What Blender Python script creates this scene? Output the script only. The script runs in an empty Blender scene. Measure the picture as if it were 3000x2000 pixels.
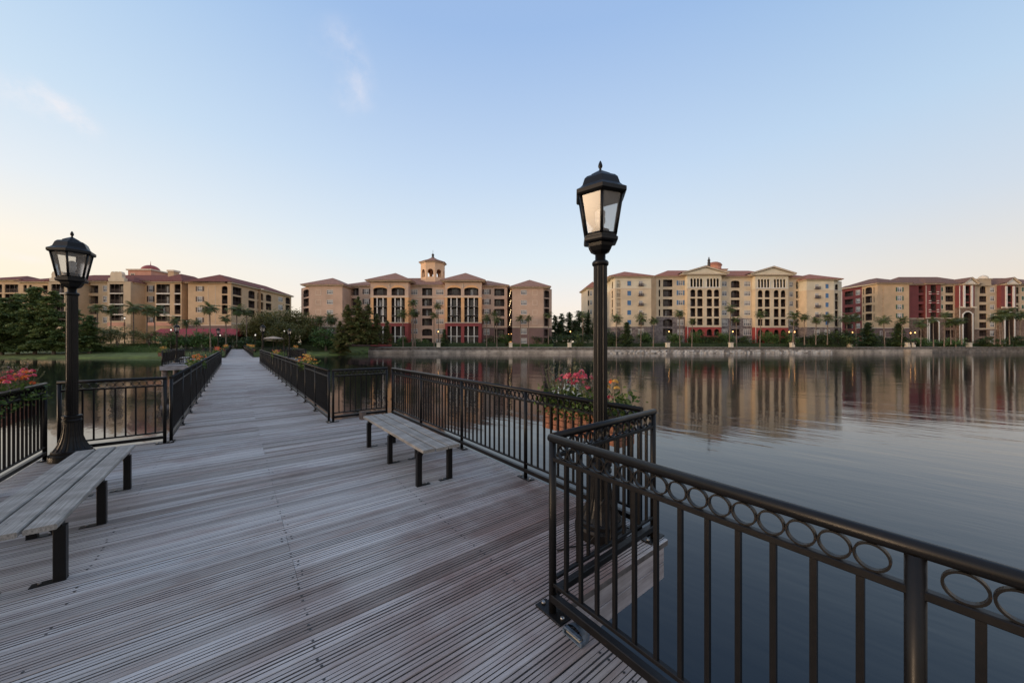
import bpy, bmesh, math, random
from mathutils import Vector, Matrix
random.seed(7)
S = bpy.context.scene
COL = S.collection
PI = math.pi
A = math.radians(37.91)          # heading of the boardwalk relative to the camera axis
CA, SA = math.cos(A), math.sin(A)
CAM_Z = 1.62
FPX = 1040.0                     # focal length in photo pixels (3000 wide)
WATER = -1.5

# ------------------------------------------------------------------ materials
MATS = {}
def nodes(name):
    m = bpy.data.materials.new(name); m.use_nodes = True
    nt = m.node_tree
    return m, nt, nt.nodes['Principled BSDF']
def N(nt, kind, **kw):
    n = nt.nodes.new(kind)
    for k, v in kw.items(): setattr(n, k, v)
    return n
def ramp(nt, stops, fac=None):
    r = nt.nodes.new('ShaderNodeValToRGB')
    e = r.color_ramp.elements
    while len(e) < len(stops): e.new(0.5)
    for i, (p, c) in enumerate(stops):
        e[i].position = p; e[i].color = (c[0], c[1], c[2], 1)
    if fac is not None: nt.links.new(fac, r.inputs[0])
    return r
def mixc(nt, f, a, b, blend='MIX'):
    n = nt.nodes.new('ShaderNodeMix'); n.data_type = 'RGBA'; n.blend_type = blend
    for s, v in ((n.inputs[0], f), (n.inputs[6], a), (n.inputs[7], b)):
        if hasattr(v, 'links'): nt.links.new(v, s)
        elif isinstance(v, (int, float)): s.default_value = v
        else: s.default_value = (v[0], v[1], v[2], 1)
    return n.outputs[2]
def noise(nt, vec, scale, detail=4, rough=0.55, dist=0.0):
    n = nt.nodes.new('ShaderNodeTexNoise')
    n.inputs['Scale'].default_value = scale; n.inputs['Detail'].default_value = detail
    n.inputs['Roughness'].default_value = rough; n.inputs['Distortion'].default_value = dist
    if vec is not None: nt.links.new(vec, n.inputs['Vector'])
    return n.outputs['Fac']
def coords(nt, scale=(1, 1, 1), out='Object'):
    t = nt.nodes.new('ShaderNodeTexCoord'); mp = nt.nodes.new('ShaderNodeMapping')
    mp.inputs['Scale'].default_value = scale
    nt.links.new(t.outputs[out], mp.inputs['Vector'])
    return mp.outputs[0]
def bump(nt, bs, h, strength=0.3, dist=0.01):
    b = nt.nodes.new('ShaderNodeBump'); b.inputs['Strength'].default_value = strength
    b.inputs['Distance'].default_value = dist
    nt.links.new(h, b.inputs['Height']); nt.links.new(b.outputs[0], bs.inputs['Normal'])
def mat(name, col, rough=0.7, var=0.12, scale=3.0, bmp=0.0, metal=0.0, bscale=None, bdist=0.01, sc=(1,1,1), spec=0.5):
    if name in MATS: return MATS[name]
    m, nt, bs = nodes(name)
    v = coords(nt, sc)
    f = noise(nt, v, scale, 5, 0.6)
    lo = [c * (1 - var * 1.6) for c in col]; hi = [min(1, c * (1 + var * 1.6)) for c in col]
    r = ramp(nt, [(0.3, lo), (0.7, hi)], f)
    nt.links.new(r.outputs[0], bs.inputs['Base Color'])
    bs.inputs['Roughness'].default_value = rough; bs.inputs['Metallic'].default_value = metal
    bs.inputs['Specular IOR Level'].default_value = spec
    if bmp: bump(nt, bs, noise(nt, v, bscale or scale * 6, 4), bmp, bdist)
    MATS[name] = m
    return m
def emit(name, col, st):
    m, nt, bs = nodes(name)
    bs.inputs['Base Color'].default_value = (*col, 1)
    bs.inputs['Emission Color'].default_value = (*col, 1); bs.inputs['Emission Strength'].default_value = st
    MATS[name] = m; return m

def wood_deck():
    m, nt, bs = nodes('weathered_deck_boards')
    v = coords(nt)
    at = N(nt, 'ShaderNodeAttribute', attribute_name='rnd')
    sep = N(nt, 'ShaderNodeSeparateColor'); nt.links.new(at.outputs['Color'], sep.inputs[0])
    base = ramp(nt, [(0.0, (.255, .225, .205)), (0.22, (.37, .342, .32)), (0.7, (.445, .418, .40)), (1, (.52, .493, .475))], sep.outputs[0])
    # grain along the boards
    off = N(nt, 'ShaderNodeVectorMath', operation='ADD')
    cmb = N(nt, 'ShaderNodeCombineXYZ')
    mul = N(nt, 'ShaderNodeMath', operation='MULTIPLY'); mul.inputs[1].default_value = 37
    nt.links.new(sep.outputs[1], mul.inputs[0]); nt.links.new(mul.outputs[0], cmb.inputs[0]); nt.links.new(mul.outputs[0], cmb.inputs[2])
    nt.links.new(v, off.inputs[0]); nt.links.new(cmb.outputs[0], off.inputs[1])
    mp = N(nt, 'ShaderNodeMapping'); mp.inputs['Scale'].default_value = (2.2, 150, 1); nt.links.new(off.outputs[0], mp.inputs[0])
    g = noise(nt, mp.outputs[0], 1.0, 6, 0.65)
    c1 = mixc(nt, 1.0, base.outputs[0], ramp(nt, [(0.3, (.80, .79, .78)), (0.7, (1.12, 1.12, 1.12))], g).outputs[0], 'MULTIPLY')
    # blotches: reddish brown damp wood showing through the grey
    mp2 = N(nt, 'ShaderNodeMapping'); mp2.inputs['Scale'].default_value = (0.9, 3.2, 1); nt.links.new(off.outputs[0], mp2.inputs[0])
    b1 = noise(nt, mp2.outputs[0], 1.1, 5, 0.6)
    r1 = ramp(nt, [(0.48, (0, 0, 0)), (0.75, (.9, .9, .9))], b1)
    c2 = mixc(nt, r1.outputs[0], c1, mixc(nt, 1.0, c1, (.66, .52, .47), 'MULTIPLY'))
    # large unboarded stains (dry leaves leave them), strongest by the right hand corner post
    b2 = noise(nt, v, 0.55, 5, 0.62)
    dist = N(nt, 'ShaderNodeVectorMath', operation='DISTANCE'); nt.links.new(v, dist.inputs[0]); dist.inputs[1].default_value = (2.2, 2.65, 0)
    near = N(nt, 'ShaderNodeMapRange'); near.inputs[1].default_value = 0.15; near.inputs[2].default_value = 1.35; near.inputs[3].default_value = 0.34; near.inputs[4].default_value = 0.0
    nt.links.new(dist.outputs['Value'], near.inputs[0])
    sm = N(nt, 'ShaderNodeMath', operation='ADD'); nt.links.new(b2, sm.inputs[0]); nt.links.new(near.outputs[0], sm.inputs[1])
    d2 = N(nt, 'ShaderNodeVectorMath', operation='DISTANCE'); nt.links.new(v, d2.inputs[0]); d2.inputs[1].default_value = (1.1, 1.6, 0)
    n2 = N(nt, 'ShaderNodeMapRange'); n2.inputs[1].default_value = 0.2; n2.inputs[2].default_value = 1.9; n2.inputs[3].default_value = 0.14; n2.inputs[4].default_value = 0.0; nt.links.new(d2.outputs['Value'], n2.inputs[0])
    s2 = N(nt, 'ShaderNodeMath', operation='ADD'); nt.links.new(sm.outputs[0], s2.inputs[0]); nt.links.new(n2.outputs[0], s2.inputs[1])
    r2 = ramp(nt, [(0.53, (0, 0, 0)), (0.74, (.9, .9, .9))], s2.outputs[0])
    c3 = mixc(nt, r2.outputs[0], c2, mixc(nt, 1.0, c2, (.50, .36, .33), 'MULTIPLY'))
    nt.links.new(c3, bs.inputs['Base Color'])
    bs.inputs['Roughness'].default_value = 0.72; bs.inputs['Specular IOR Level'].default_value = 0.35
    bump(nt, bs, g, 0.35, 0.003)
    MATS['deck'] = m; return m
def wood_plain(name, lo, hi, axis=(1.5, 40, 40)):
    m, nt, bs = nodes(name)
    v = coords(nt, axis)
    oi = N(nt, 'ShaderNodeObjectInfo')
    ad = N(nt, 'ShaderNodeVectorMath', operation='ADD'); nt.links.new(v, ad.inputs[0])
    cx = N(nt, 'ShaderNodeMath', operation='MULTIPLY'); cx.inputs[1].default_value = 91; nt.links.new(oi.outputs['Random'], cx.inputs[0]); nt.links.new(cx.outputs[0], ad.inputs[1])
    g = noise(nt, ad.outputs[0], 1.0, 7, 0.7)
    g2 = noise(nt, coords(nt, (2, 5, 5)), 1.3, 4)
    c = ramp(nt, [(0.28, lo), (0.72, hi)], g).outputs[0]
    c = mixc(nt, 1.0, c, ramp(nt, [(0.35, (.74, .72, .70)), (0.65, (1.1, 1.1, 1.1))], g2).outputs[0], 'MULTIPLY')
    nt.links.new(c, bs.inputs['Base Color']); bs.inputs['Roughness'].default_value = 0.75
    bump(nt, bs, g, 0.5, 0.003)
    MATS[name] = m; return m
def leaf_mat(name, stops, trans=0.25):
    m, nt, bs = nodes(name)
    at = N(nt, 'ShaderNodeAttribute', attribute_name='rnd')
    sep = N(nt, 'ShaderNodeSeparateColor'); nt.links.new(at.outputs['Color'], sep.inputs[0])
    c = ramp(nt, stops, sep.outputs[0]).outputs[0]
    nt.links.new(c, bs.inputs['Base Color']); bs.inputs['Roughness'].default_value = 0.55
    bs.inputs['Specular IOR Level'].default_value = 0.3
    tr = N(nt, 'ShaderNodeBsdfTranslucent'); nt.links.new(c, tr.inputs[0])
    mx = N(nt, 'ShaderNodeMixShader'); mx.inputs[0].default_value = trans
    out = nt.nodes['Material Output']
    nt.links.new(bs.outputs[0], mx.inputs[1]); nt.links.new(tr.outputs[0], mx.inputs[2]); nt.links.new(mx.outputs[0], out.inputs[0])
    MATS[name] = m; return m
def glass_lantern():
    m, nt, bs = nodes('lantern_glass')
    nt.nodes.remove(bs)
    out = nt.nodes['Material Output']
    tr = N(nt, 'ShaderNodeBsdfTransparent'); tr.inputs[0].default_value = (.93, .92, .90, 1)
    gl = N(nt, 'ShaderNodeBsdfGlossy'); gl.inputs['Roughness'].default_value = 0.22
    tl = N(nt, 'ShaderNodeBsdfTranslucent'); tl.inputs[0].default_value = (.85, .82, .78, 1)
    df = N(nt, 'ShaderNodeBsdfDiffuse'); df.inputs[0].default_value = (.62, .59, .56, 1)
    a = N(nt, 'ShaderNodeMixShader'); a.inputs[0].default_value = 0.09; nt.links.new(tr.outputs[0], a.inputs[1]); nt.links.new(tl.outputs[0], a.inputs[2])
    b = N(nt, 'ShaderNodeMixShader'); b.inputs[0].default_value = 0.16; nt.links.new(a.outputs[0], b.inputs[1]); nt.links.new(df.outputs[0], b.inputs[2])
    fr = N(nt, 'ShaderNodeFresnel'); fr.inputs[0].default_value = 1.5
    c = N(nt, 'ShaderNodeMixShader'); nt.links.new(fr.outputs[0], c.inputs[0]); nt.links.new(b.outputs[0], c.inputs[1]); nt.links.new(gl.outputs[0], c.inputs[2])
    nt.links.new(c.outputs[0], out.inputs[0])
    MATS['lantern_glass'] = m; return m
def water_mat():
    m, nt, bs = nodes('lake_water')
    bs.inputs['Base Color'].default_value = (.003, .0065, .011, 1)
    bs.inputs['Roughness'].default_value = 0.065; bs.inputs['IOR'].default_value = 1.45
    bs.inputs['Specular IOR Level'].default_value = 0.5
    t = N(nt, 'ShaderNodeTexCoord')
    def wave(rot, sx, sy, sc, det):
        mp = N(nt, 'ShaderNodeMapping', vector_type='TEXTURE'); mp.inputs['Rotation'].default_value = (0, 0, rot); mp.inputs['Scale'].default_value = (1/sx, 1/sy, 1)
        nt.links.new(t.outputs['Object'], mp.inputs[0])
        return noise(nt, mp.outputs[0], sc, det, 0.5)
    a = wave(-.70, .22, 1.0, 1.5, 3); b = wave(-.5, .20, .8, .33, 2); d = wave(-.85, .3, 1.0, 4.0, 3)
    def mad(x, k, y=None):
        n = N(nt, 'ShaderNodeMath', operation='MULTIPLY_ADD'); nt.links.new(x, n.inputs[0]); n.inputs[1].default_value = k
        if y is not None: nt.links.new(y, n.inputs[2])
        else: n.inputs[2].default_value = 0
        return n.outputs[0]
    h = mad(d, 0.09, mad(a, 0.30, mad(b, 1.0)))
    # patches of calmer and rougher water
    p = noise(nt, coords(nt, (.5, 1, 1)), .045, 3)
    pr = N(nt, 'ShaderNodeMapRange'); pr.inputs[1].default_value = .35; pr.inputs[2].default_value = .65; pr.inputs[3].default_value = .55; pr.inputs[4].default_value = 1.25; nt.links.new(p, pr.inputs[0])
    bn = N(nt, 'ShaderNodeBump'); bn.inputs['Distance'].default_value = 0.055
    ml = N(nt, 'ShaderNodeMath', operation='MULTIPLY'); ml.inputs[1].default_value = 0.7; nt.links.new(pr.outputs[0], ml.inputs[0])
    nt.links.new(ml.outputs[0], bn.inputs['Strength']); nt.links.new(h, bn.inputs['Height']); nt.links.new(bn.outputs[0], bs.inputs['Normal'])
    MATS['water'] = m; return m
def tile_mat(name, col):
    m, nt, bs = nodes(name)
    v = coords(nt)
    w = N(nt, 'ShaderNodeTexWave', wave_type='BANDS', bands_direction='Z'); w.inputs['Scale'].default_value = 1.1; w.inputs['Distortion'].default_value = 1.5; w.inputs['Detail'].default_value = 2
    nt.links.new(v, w.inputs[0])
    n = noise(nt, v, 2.2, 6, 0.7)
    c = mixc(nt, w.outputs['Fac'], [x * .78 for x in col], [x * 1.15 for x in col])
    c = mixc(nt, 1.0, c, ramp(nt, [(0.3, (.7, .7, .72)), (0.7, (1.25, 1.2, 1.15))], n).outputs[0], 'MULTIPLY')
    nt.links.new(c, bs.inputs['Base Color']); bs.inputs['Roughness'].default_value = 0.9; bs.inputs['Specular IOR Level'].default_value = 0.12
    MATS[name] = m; return m
def stone_mat(name, cols, scale, mortar=(.2, .18, .17)):
    m, nt, bs = nodes(name)
    v = coords(nt, (1, 1, 1.3))
    vo = N(nt, 'ShaderNodeTexVoronoi'); vo.inputs['Scale'].default_value = scale; nt.links.new(v, vo.inputs['Vector'])
    sp = N(nt, 'ShaderNodeSeparateColor'); nt.links.new(vo.outputs['Color'], sp.inputs[0])
    c = ramp(nt, [(0, cols[0]), (.5, cols[1]), (1, cols[2])], sp.outputs[0]).outputs[0]
    c = mixc(nt, 1.0, c, ramp(nt, [(0.3, (.75, .74, .73)), (0.7, (1.15, 1.15, 1.15))], noise(nt, v, scale * 2.5, 5)).outputs[0], 'MULTIPLY')
    nt.links.new(c, bs.inputs['Base Color']); bs.inputs['Roughness'].default_value = 0.85
    bump(nt, bs, vo.outputs['Distance'], 0.5, 0.08)
    MATS[name] = m; return m
def iron():
    m, nt, bs = nodes('black_painted_metal')
    v = coords(nt)
    f = noise(nt, v, 9, 6, 0.65)
    c = ramp(nt, [(0.3, (.005, .0047, .0047)), (0.75, (.011, .0098, .0092))], f).outputs[0]
    rs = ramp(nt, [(.66, (0, 0, 0)), (.74, (1, 1, 1))], noise(nt, v, 34, 5, .7))
    c = mixc(nt, rs.outputs[0], c, (.045, .022, .013))
    nt.links.new(c, bs.inputs['Base Color'])
    r = N(nt, 'ShaderNodeMapRange'); r.inputs[3].default_value = .30; r.inputs[4].default_value = .48; nt.links.new(noise(nt, v, 26, 4), r.inputs[0]); nt.links.new(r.outputs[0], bs.inputs['Roughness'])
    bs.inputs['Specular IOR Level'].default_value = 0.24
    bump(nt, bs, noise(nt, v, 140, 3), 0.12, 0.001)
    MATS['iron'] = m; return m

wood_deck(); iron(); glass_lantern(); water_mat()
wood_plain('bench_wood', (.12, .11, .097), (.44, .405, .36), (110, 1.6, 60))
wood_plain('fascia_wood', (.24, .21, .21), (.52, .49, .50), (30, 1.2, 20))
wood_plain('fascia_wood_cross', (.24, .21, .21), (.52, .49, .50), (1.2, 30, 20))
mat('pile_wood', (.16, .12, .10), .8, .3, 4, .4)
mat('planter_wood', (.34, .14, .08), .6, .2, 6, .3)
mat('bolt_steel', (.32, .31, .30), .35, .2, 20, metal=.9)
mat('screw', (.02, .018, .018), .5, .1)
mat('groove_shade', (.11, .098, .094), .9, .3, 8)  # shade in grooves and board gaps, painted as a darker colour
mat('dome_light_metal', (.075, .10, .13), .4, .3, 30, .2)
mat('dome_light_lens', (.34, .32, .26), .4, .1, 20)
mat('bulb_glass', (.55, .56, .56), .1, .2, 30)
# building finishes
mat('tan_stucco', (.56, .385, .285), .85, .085, .35, .25, bscale=9)
mat('pinkbeige_stucco', (.60, .43, .325), .85, .085, .35, .25, bscale=9)
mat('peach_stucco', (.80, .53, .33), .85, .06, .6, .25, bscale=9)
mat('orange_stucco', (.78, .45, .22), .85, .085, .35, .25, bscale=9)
mat('cream_stucco', (.70, .56, .40), .85, .085, .35, .25, bscale=9)
mat('pale_stucco', (.72, .64, .48), .85, .085, .35, .25, bscale=9)
mat('yellow_stucco', (.69, .55, .375), .85, .085, .35, .25, bscale=9)
mat('ochre_stucco', (.60, .415, .25), .85, .085, .35, .25, bscale=9)
mat('gold_stucco', (.545, .41, .27), .85, .085, .35, .25, bscale=9)
mat('red_stucco', (.37, .062, .055), .8, .085, .35, .25, bscale=9)
mat('wine_stucco', (.215, .05, .047), .8, .085, .35, .25, bscale=9)
mat('plum_stucco', (.20, .125, .115), .85, .085, .35, .25, bscale=9)
mat('pink_stucco', (.60, .30, .21), .85, .085, .35, .25, bscale=9)
stone_mat('grey_stone', ((.15, .12, .12), (.23, .19, .18), (.31, .26, .24)), 1.6)
stone_mat('brown_stone', ((.14, .085, .06), (.22, .14, .10), (.28, .19, .14)), 1.6)
stone_mat('rubble_stone', ((.15, .13, .11), (.38, .34, .29), (.55, .51, .45)), 1.05)
mat('coping_stone', (.145, .125, .105), .85, .34, 1.2, .4)
mat('footing_stone', (.33, .29, .245), .85, .34, .5, .5)
mat('trim_white', (.74, .70, .64), .7, .05, 2)
mat('trim_cream', (.70, .58, .44), .7, .05, 2)
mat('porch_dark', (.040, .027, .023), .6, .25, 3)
mat('porch_glass', (.045, .045, .05), .12, .3, 1.2)
mat('pane_glass', (.16, .17, .19), .08, .4, 1.0)
mat('curtain_pane', (.42, .42, .42), .25, .25, 1.5)
mat('dark_shutter', (.075, .045, .04), .6, .15, 3)
mat('blue_shutter', (.075, .19, .37), .6, .1, 3)
mat('green_shutter', (.05, .12, .075), .6, .1, 3)
tile_mat('brown_tile', (.34, .195, .145)); tile_mat('red_tile', (.37, .165, .115)); tile_mat('wine_tile', (.215, .085, .068)); tile_mat('dark_tile', (.215, .125, .095))
mat('brick_red', (.29, .062, .06), .8, .08, .6, .25, bscale=9)
mat('awning_red', (.30, .04, .05), .7, .12, 2)
mat('dome_red', (.33, .07, .055), .6, .1, 2)
mat('bronze', (.045, .04, .035), .5, .2, 4)
mat('palm_trunk', (.20, .15, .115), .9, .35, 5, .5, sc=(1, 1, 5))
mat('tree_trunk', (.13, .10, .08), .9, .3, 4, .5)
mat('lawn', (.085, .115, .024), .9, .35, .6, .4, bscale=14)
mat('shore_mud', (.10, .06, .05), .9, .3, 1.5, .3)
mat('white_paint', (.70, .70, .70), .5, .05, 2)
mat('car_paint', (.62, .68, .72), .25, .03, 2)
mat('tyre', (.02, .02, .02), .8, .1, 5)
mat('path_paving', (.42, .36, .30), .85, .15, 2, .2)
mat('umbrella_cloth', (.50, .38, .28), .85, .1, 3)
mat('pillar_cream', (.66, .58, .46), .8, .12, 3, .2)
emit('lamp_glow', (1.0, .48, .16), 4.5)
emit('lamp_pale', (1.0, .93, .82), .8)
emit('stair_glow', (1.0, .72, .38), 9)
G = [(0, (.022, .036, .014)), (.5, (.042, .068, .022)), (1, (.075, .105, .034))]
leaf_mat('cypress_leaf', [(0, (0.065, 0.102, 0.036)), (.5, (0.127, 0.180, 0.060)), (1, (0.230, 0.272, 0.090))])
leaf_mat('rust_cypress_leaf', [(0, (.090, .112, .040)), (.5, (.155, .185, .062)), (.85, (.21, .205, .078)), (1, (.24, .17, .085))], .35)
leaf_mat('dark_leaf', [(0, (0.038, 0.064, 0.028)), (.6, (0.080, 0.120, 0.046)), (1, (0.143, 0.193, 0.067))])
leaf_mat('olive_leaf', [(0, (0.091, 0.100, 0.035)), (.6, (0.170, 0.176, 0.062)), (1, (0.265, 0.225, 0.088))])
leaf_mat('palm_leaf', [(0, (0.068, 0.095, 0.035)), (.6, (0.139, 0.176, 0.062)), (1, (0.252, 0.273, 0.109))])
leaf_mat('hedge_leaf', [(0, (0.057, 0.105, 0.034)), (.6, (0.114, 0.203, 0.061)), (1, (0.190, 0.296, 0.100))])
leaf_mat('grass_leaf', [(0, (.05, .10, .018)), (.6, (.085, .155, .03)), (1, (.12, .19, .05))])
leaf_mat('planter_leaf', [(0, (.035, .07, .015)), (.6, (.09, .15, .03)), (1, (.22, .26, .08))], .35)
leaf_mat('grass_spike', [(0, (.10, .10, .05)), (.6, (.17, .17, .09)), (1, (.22, .15, .13))], .3)
leaf_mat('pink_petal', [(0, (.48, .035, .07)), (.6, (.72, .09, .15)), (1, (.85, .30, .32))], .3)
leaf_mat('orange_petal', [(0, (.75, .10, .03)), (.6, (.85, .22, .05)), (1, (.85, .40, .10))], .3)
leaf_mat('yellow_petal', [(0, (.55, .25, .05)), (.6, (.72, .42, .08)), (1, (.80, .55, .16))], .3)

# ------------------------------------------------------------------ mesh builder
class MB:
    def __init__(s, T=None):
        s.v = []; s.f = []; s.m = []; s.c = []; s.T = T; s.slots = []; s.cur = 0; s.col = None; s.smooth = []; s.sm = False
    def use(s, name):
        if name not in s.slots: s.slots.append(name)
        s.cur = s.slots.index(name); return s
    def pt(s, p):
        if s.T: p = s.T(*p)
        s.v.append(tuple(p)); return len(s.v) - 1
    def face(s, ids):
        s.f.append(tuple(ids)); s.m.append(s.cur); s.c.append(s.col); s.smooth.append(s.sm)
    def poly(s, pts): s.face([s.pt(p) for p in pts])
    def box(s, x0, x1, y0, y1, z0, z1):
        i = [s.pt(p) for p in ((x0,y0,z0),(x1,y0,z0),(x1,y1,z0),(x0,y1,z0),(x0,y0,z1),(x1,y0,z1),(x1,y1,z1),(x0,y1,z1))]
        for q in ((3,2,1,0),(4,5,6,7),(0,1,5,4),(1,2,6,5),(2,3,7,6),(3,0,4,7)): s.face([i[k] for k in q])
    def obox(s, x0, x1, y0, y1, z0, z1, b=0.004):          # box with small chamfers on its long edges (along x or y or z, the longest)
        d = sorted(((x1-x0, 0), (y1-y0, 1), (z1-z0, 2)))[-1][1]
        lo = [x0, y0, z0]; hi = [x1, y1, z1]
        u, w = [k for k in (0, 1, 2) if k != d]
        prof = [(lo[u]+b, lo[w]), (hi[u]-b, lo[w]), (hi[u], lo[w]+b), (hi[u], hi[w]-b), (hi[u]-b, hi[w]), (lo[u]+b, hi[w]), (lo[u], hi[w]-b), (lo[u], lo[w]+b)]
        rings = []
        for e in (lo[d], hi[d]):
            r = []
            for a_, b_ in prof:
                p = [0, 0, 0]; p[d] = e; p[u] = a_; p[w] = b_; r.append(s.pt(p))
            rings.append(r)
        s.face(rings[0][::-1]); s.face(rings[1])
        for k in range(8): s.face((rings[0][k], rings[0][(k+1) % 8], rings[1][(k+1) % 8], rings[1][k]))
    def tube(s, pts, r, n=8, cap=True):
        pts = [Vector(p) for p in pts]; rr = r if isinstance(r, (list, tuple)) else [r] * len(pts)
        rings = []
        prev = None
        for i, p in enumerate(pts):
            d = (pts[min(i+1, len(pts)-1)] - pts[max(i-1, 0)]).normalized()
            if prev is None:
                up = Vector((0, 0, 1)) if abs(d.z) < .9 else Vector((1, 0, 0))
                x = d.cross(up).normalized()
            else: x = (prev - d * prev.dot(d)).normalized()
            prev = x; y = d.cross(x)
            rings.append([s.pt(p + (x * math.cos(2*PI*k/n) + y * math.sin(2*PI*k/n)) * rr[i]) for k in range(n)])
        sm = s.sm; s.sm = True
        for a, b in zip(rings, rings[1:]):
            for k in range(n): s.face((a[k], a[(k+1) % n], b[(k+1) % n], b[k]))
        s.sm = sm
        if cap: s.face(rings[0][::-1]); s.face(rings[-1])
    def lathe(s, prof, n=16, flute=None, smooth=True, cx=0, cy=0, rot=0):   # prof [(r,z)], flute(k)->factor
        rings = []
        for r, z in prof:
            rings.append([s.pt((cx + math.cos(2*PI*k/n+rot) * r * (flute(k) if flute else 1), cy + math.sin(2*PI*k/n+rot) * r * (flute(k) if flute else 1), z)) for k in range(n)])
        sm = s.sm; s.sm = smooth
        for a, b in zip(rings, rings[1:]):
            for k in range(n): s.face((a[k], a[(k+1) % n], b[(k+1) % n], b[k]))
        s.sm = False
        s.face(rings[0][::-1]); s.face(rings[-1]); s.sm = sm
    def build(s, name, parent=None, loc=None, rz=0, link=True):
        me = bpy.data.meshes.new(name)
        me.from_pydata(s.v, [], s.f)
        for n_ in s.slots: me.materials.append(MATS[n_])
        me.polygons.foreach_set('material_index', s.m)
        me.polygons.foreach_set('use_smooth', s.smooth)
        if any(c is not None for c in s.c):
            at = me.color_attributes.new('rnd', 'FLOAT_COLOR', 'CORNER')
            buf = []
            for f, c in zip(s.f, s.c):
                buf += list(c or (0.5, 0.5, 0.5, 1)) * len(f)
            at.data.foreach_set('color', buf)
        me.update()
        return inst(me, name, parent, loc or (0, 0, 0), rz)

def inst(me, name, parent=None, loc=(0, 0, 0), rz=0, scale=None):
    o = bpy.data.objects.new(name, me); COL.objects.link(o)
    o.location = loc; o.rotation_euler = (0, 0, rz)
    if scale: o.scale = scale if isinstance(scale, (tuple, list)) else (scale,) * 3
    if parent: o.parent = parent
    return o
def tag(o, label=None, cat=None, group=None, kind=None):
    for k, v in (('label', label), ('category', cat), ('group', group), ('kind', kind)):
        if v: o[k] = v
    return o
def thing(name, label, cat, loc=(0, 0, 0), rz=0, group=None):
    return tag(inst(None, name, None, loc, rz), label, cat, group)
def W(x, y, z=0): return (x * CA - y * SA, x * SA + y * CA, z)          # pier plan -> world
def at_px(px, D): return ((px - 1500) / FPX * D, D)
def z_at(py, D): return CAM_Z + (1003 - py) / FPX * D

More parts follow.
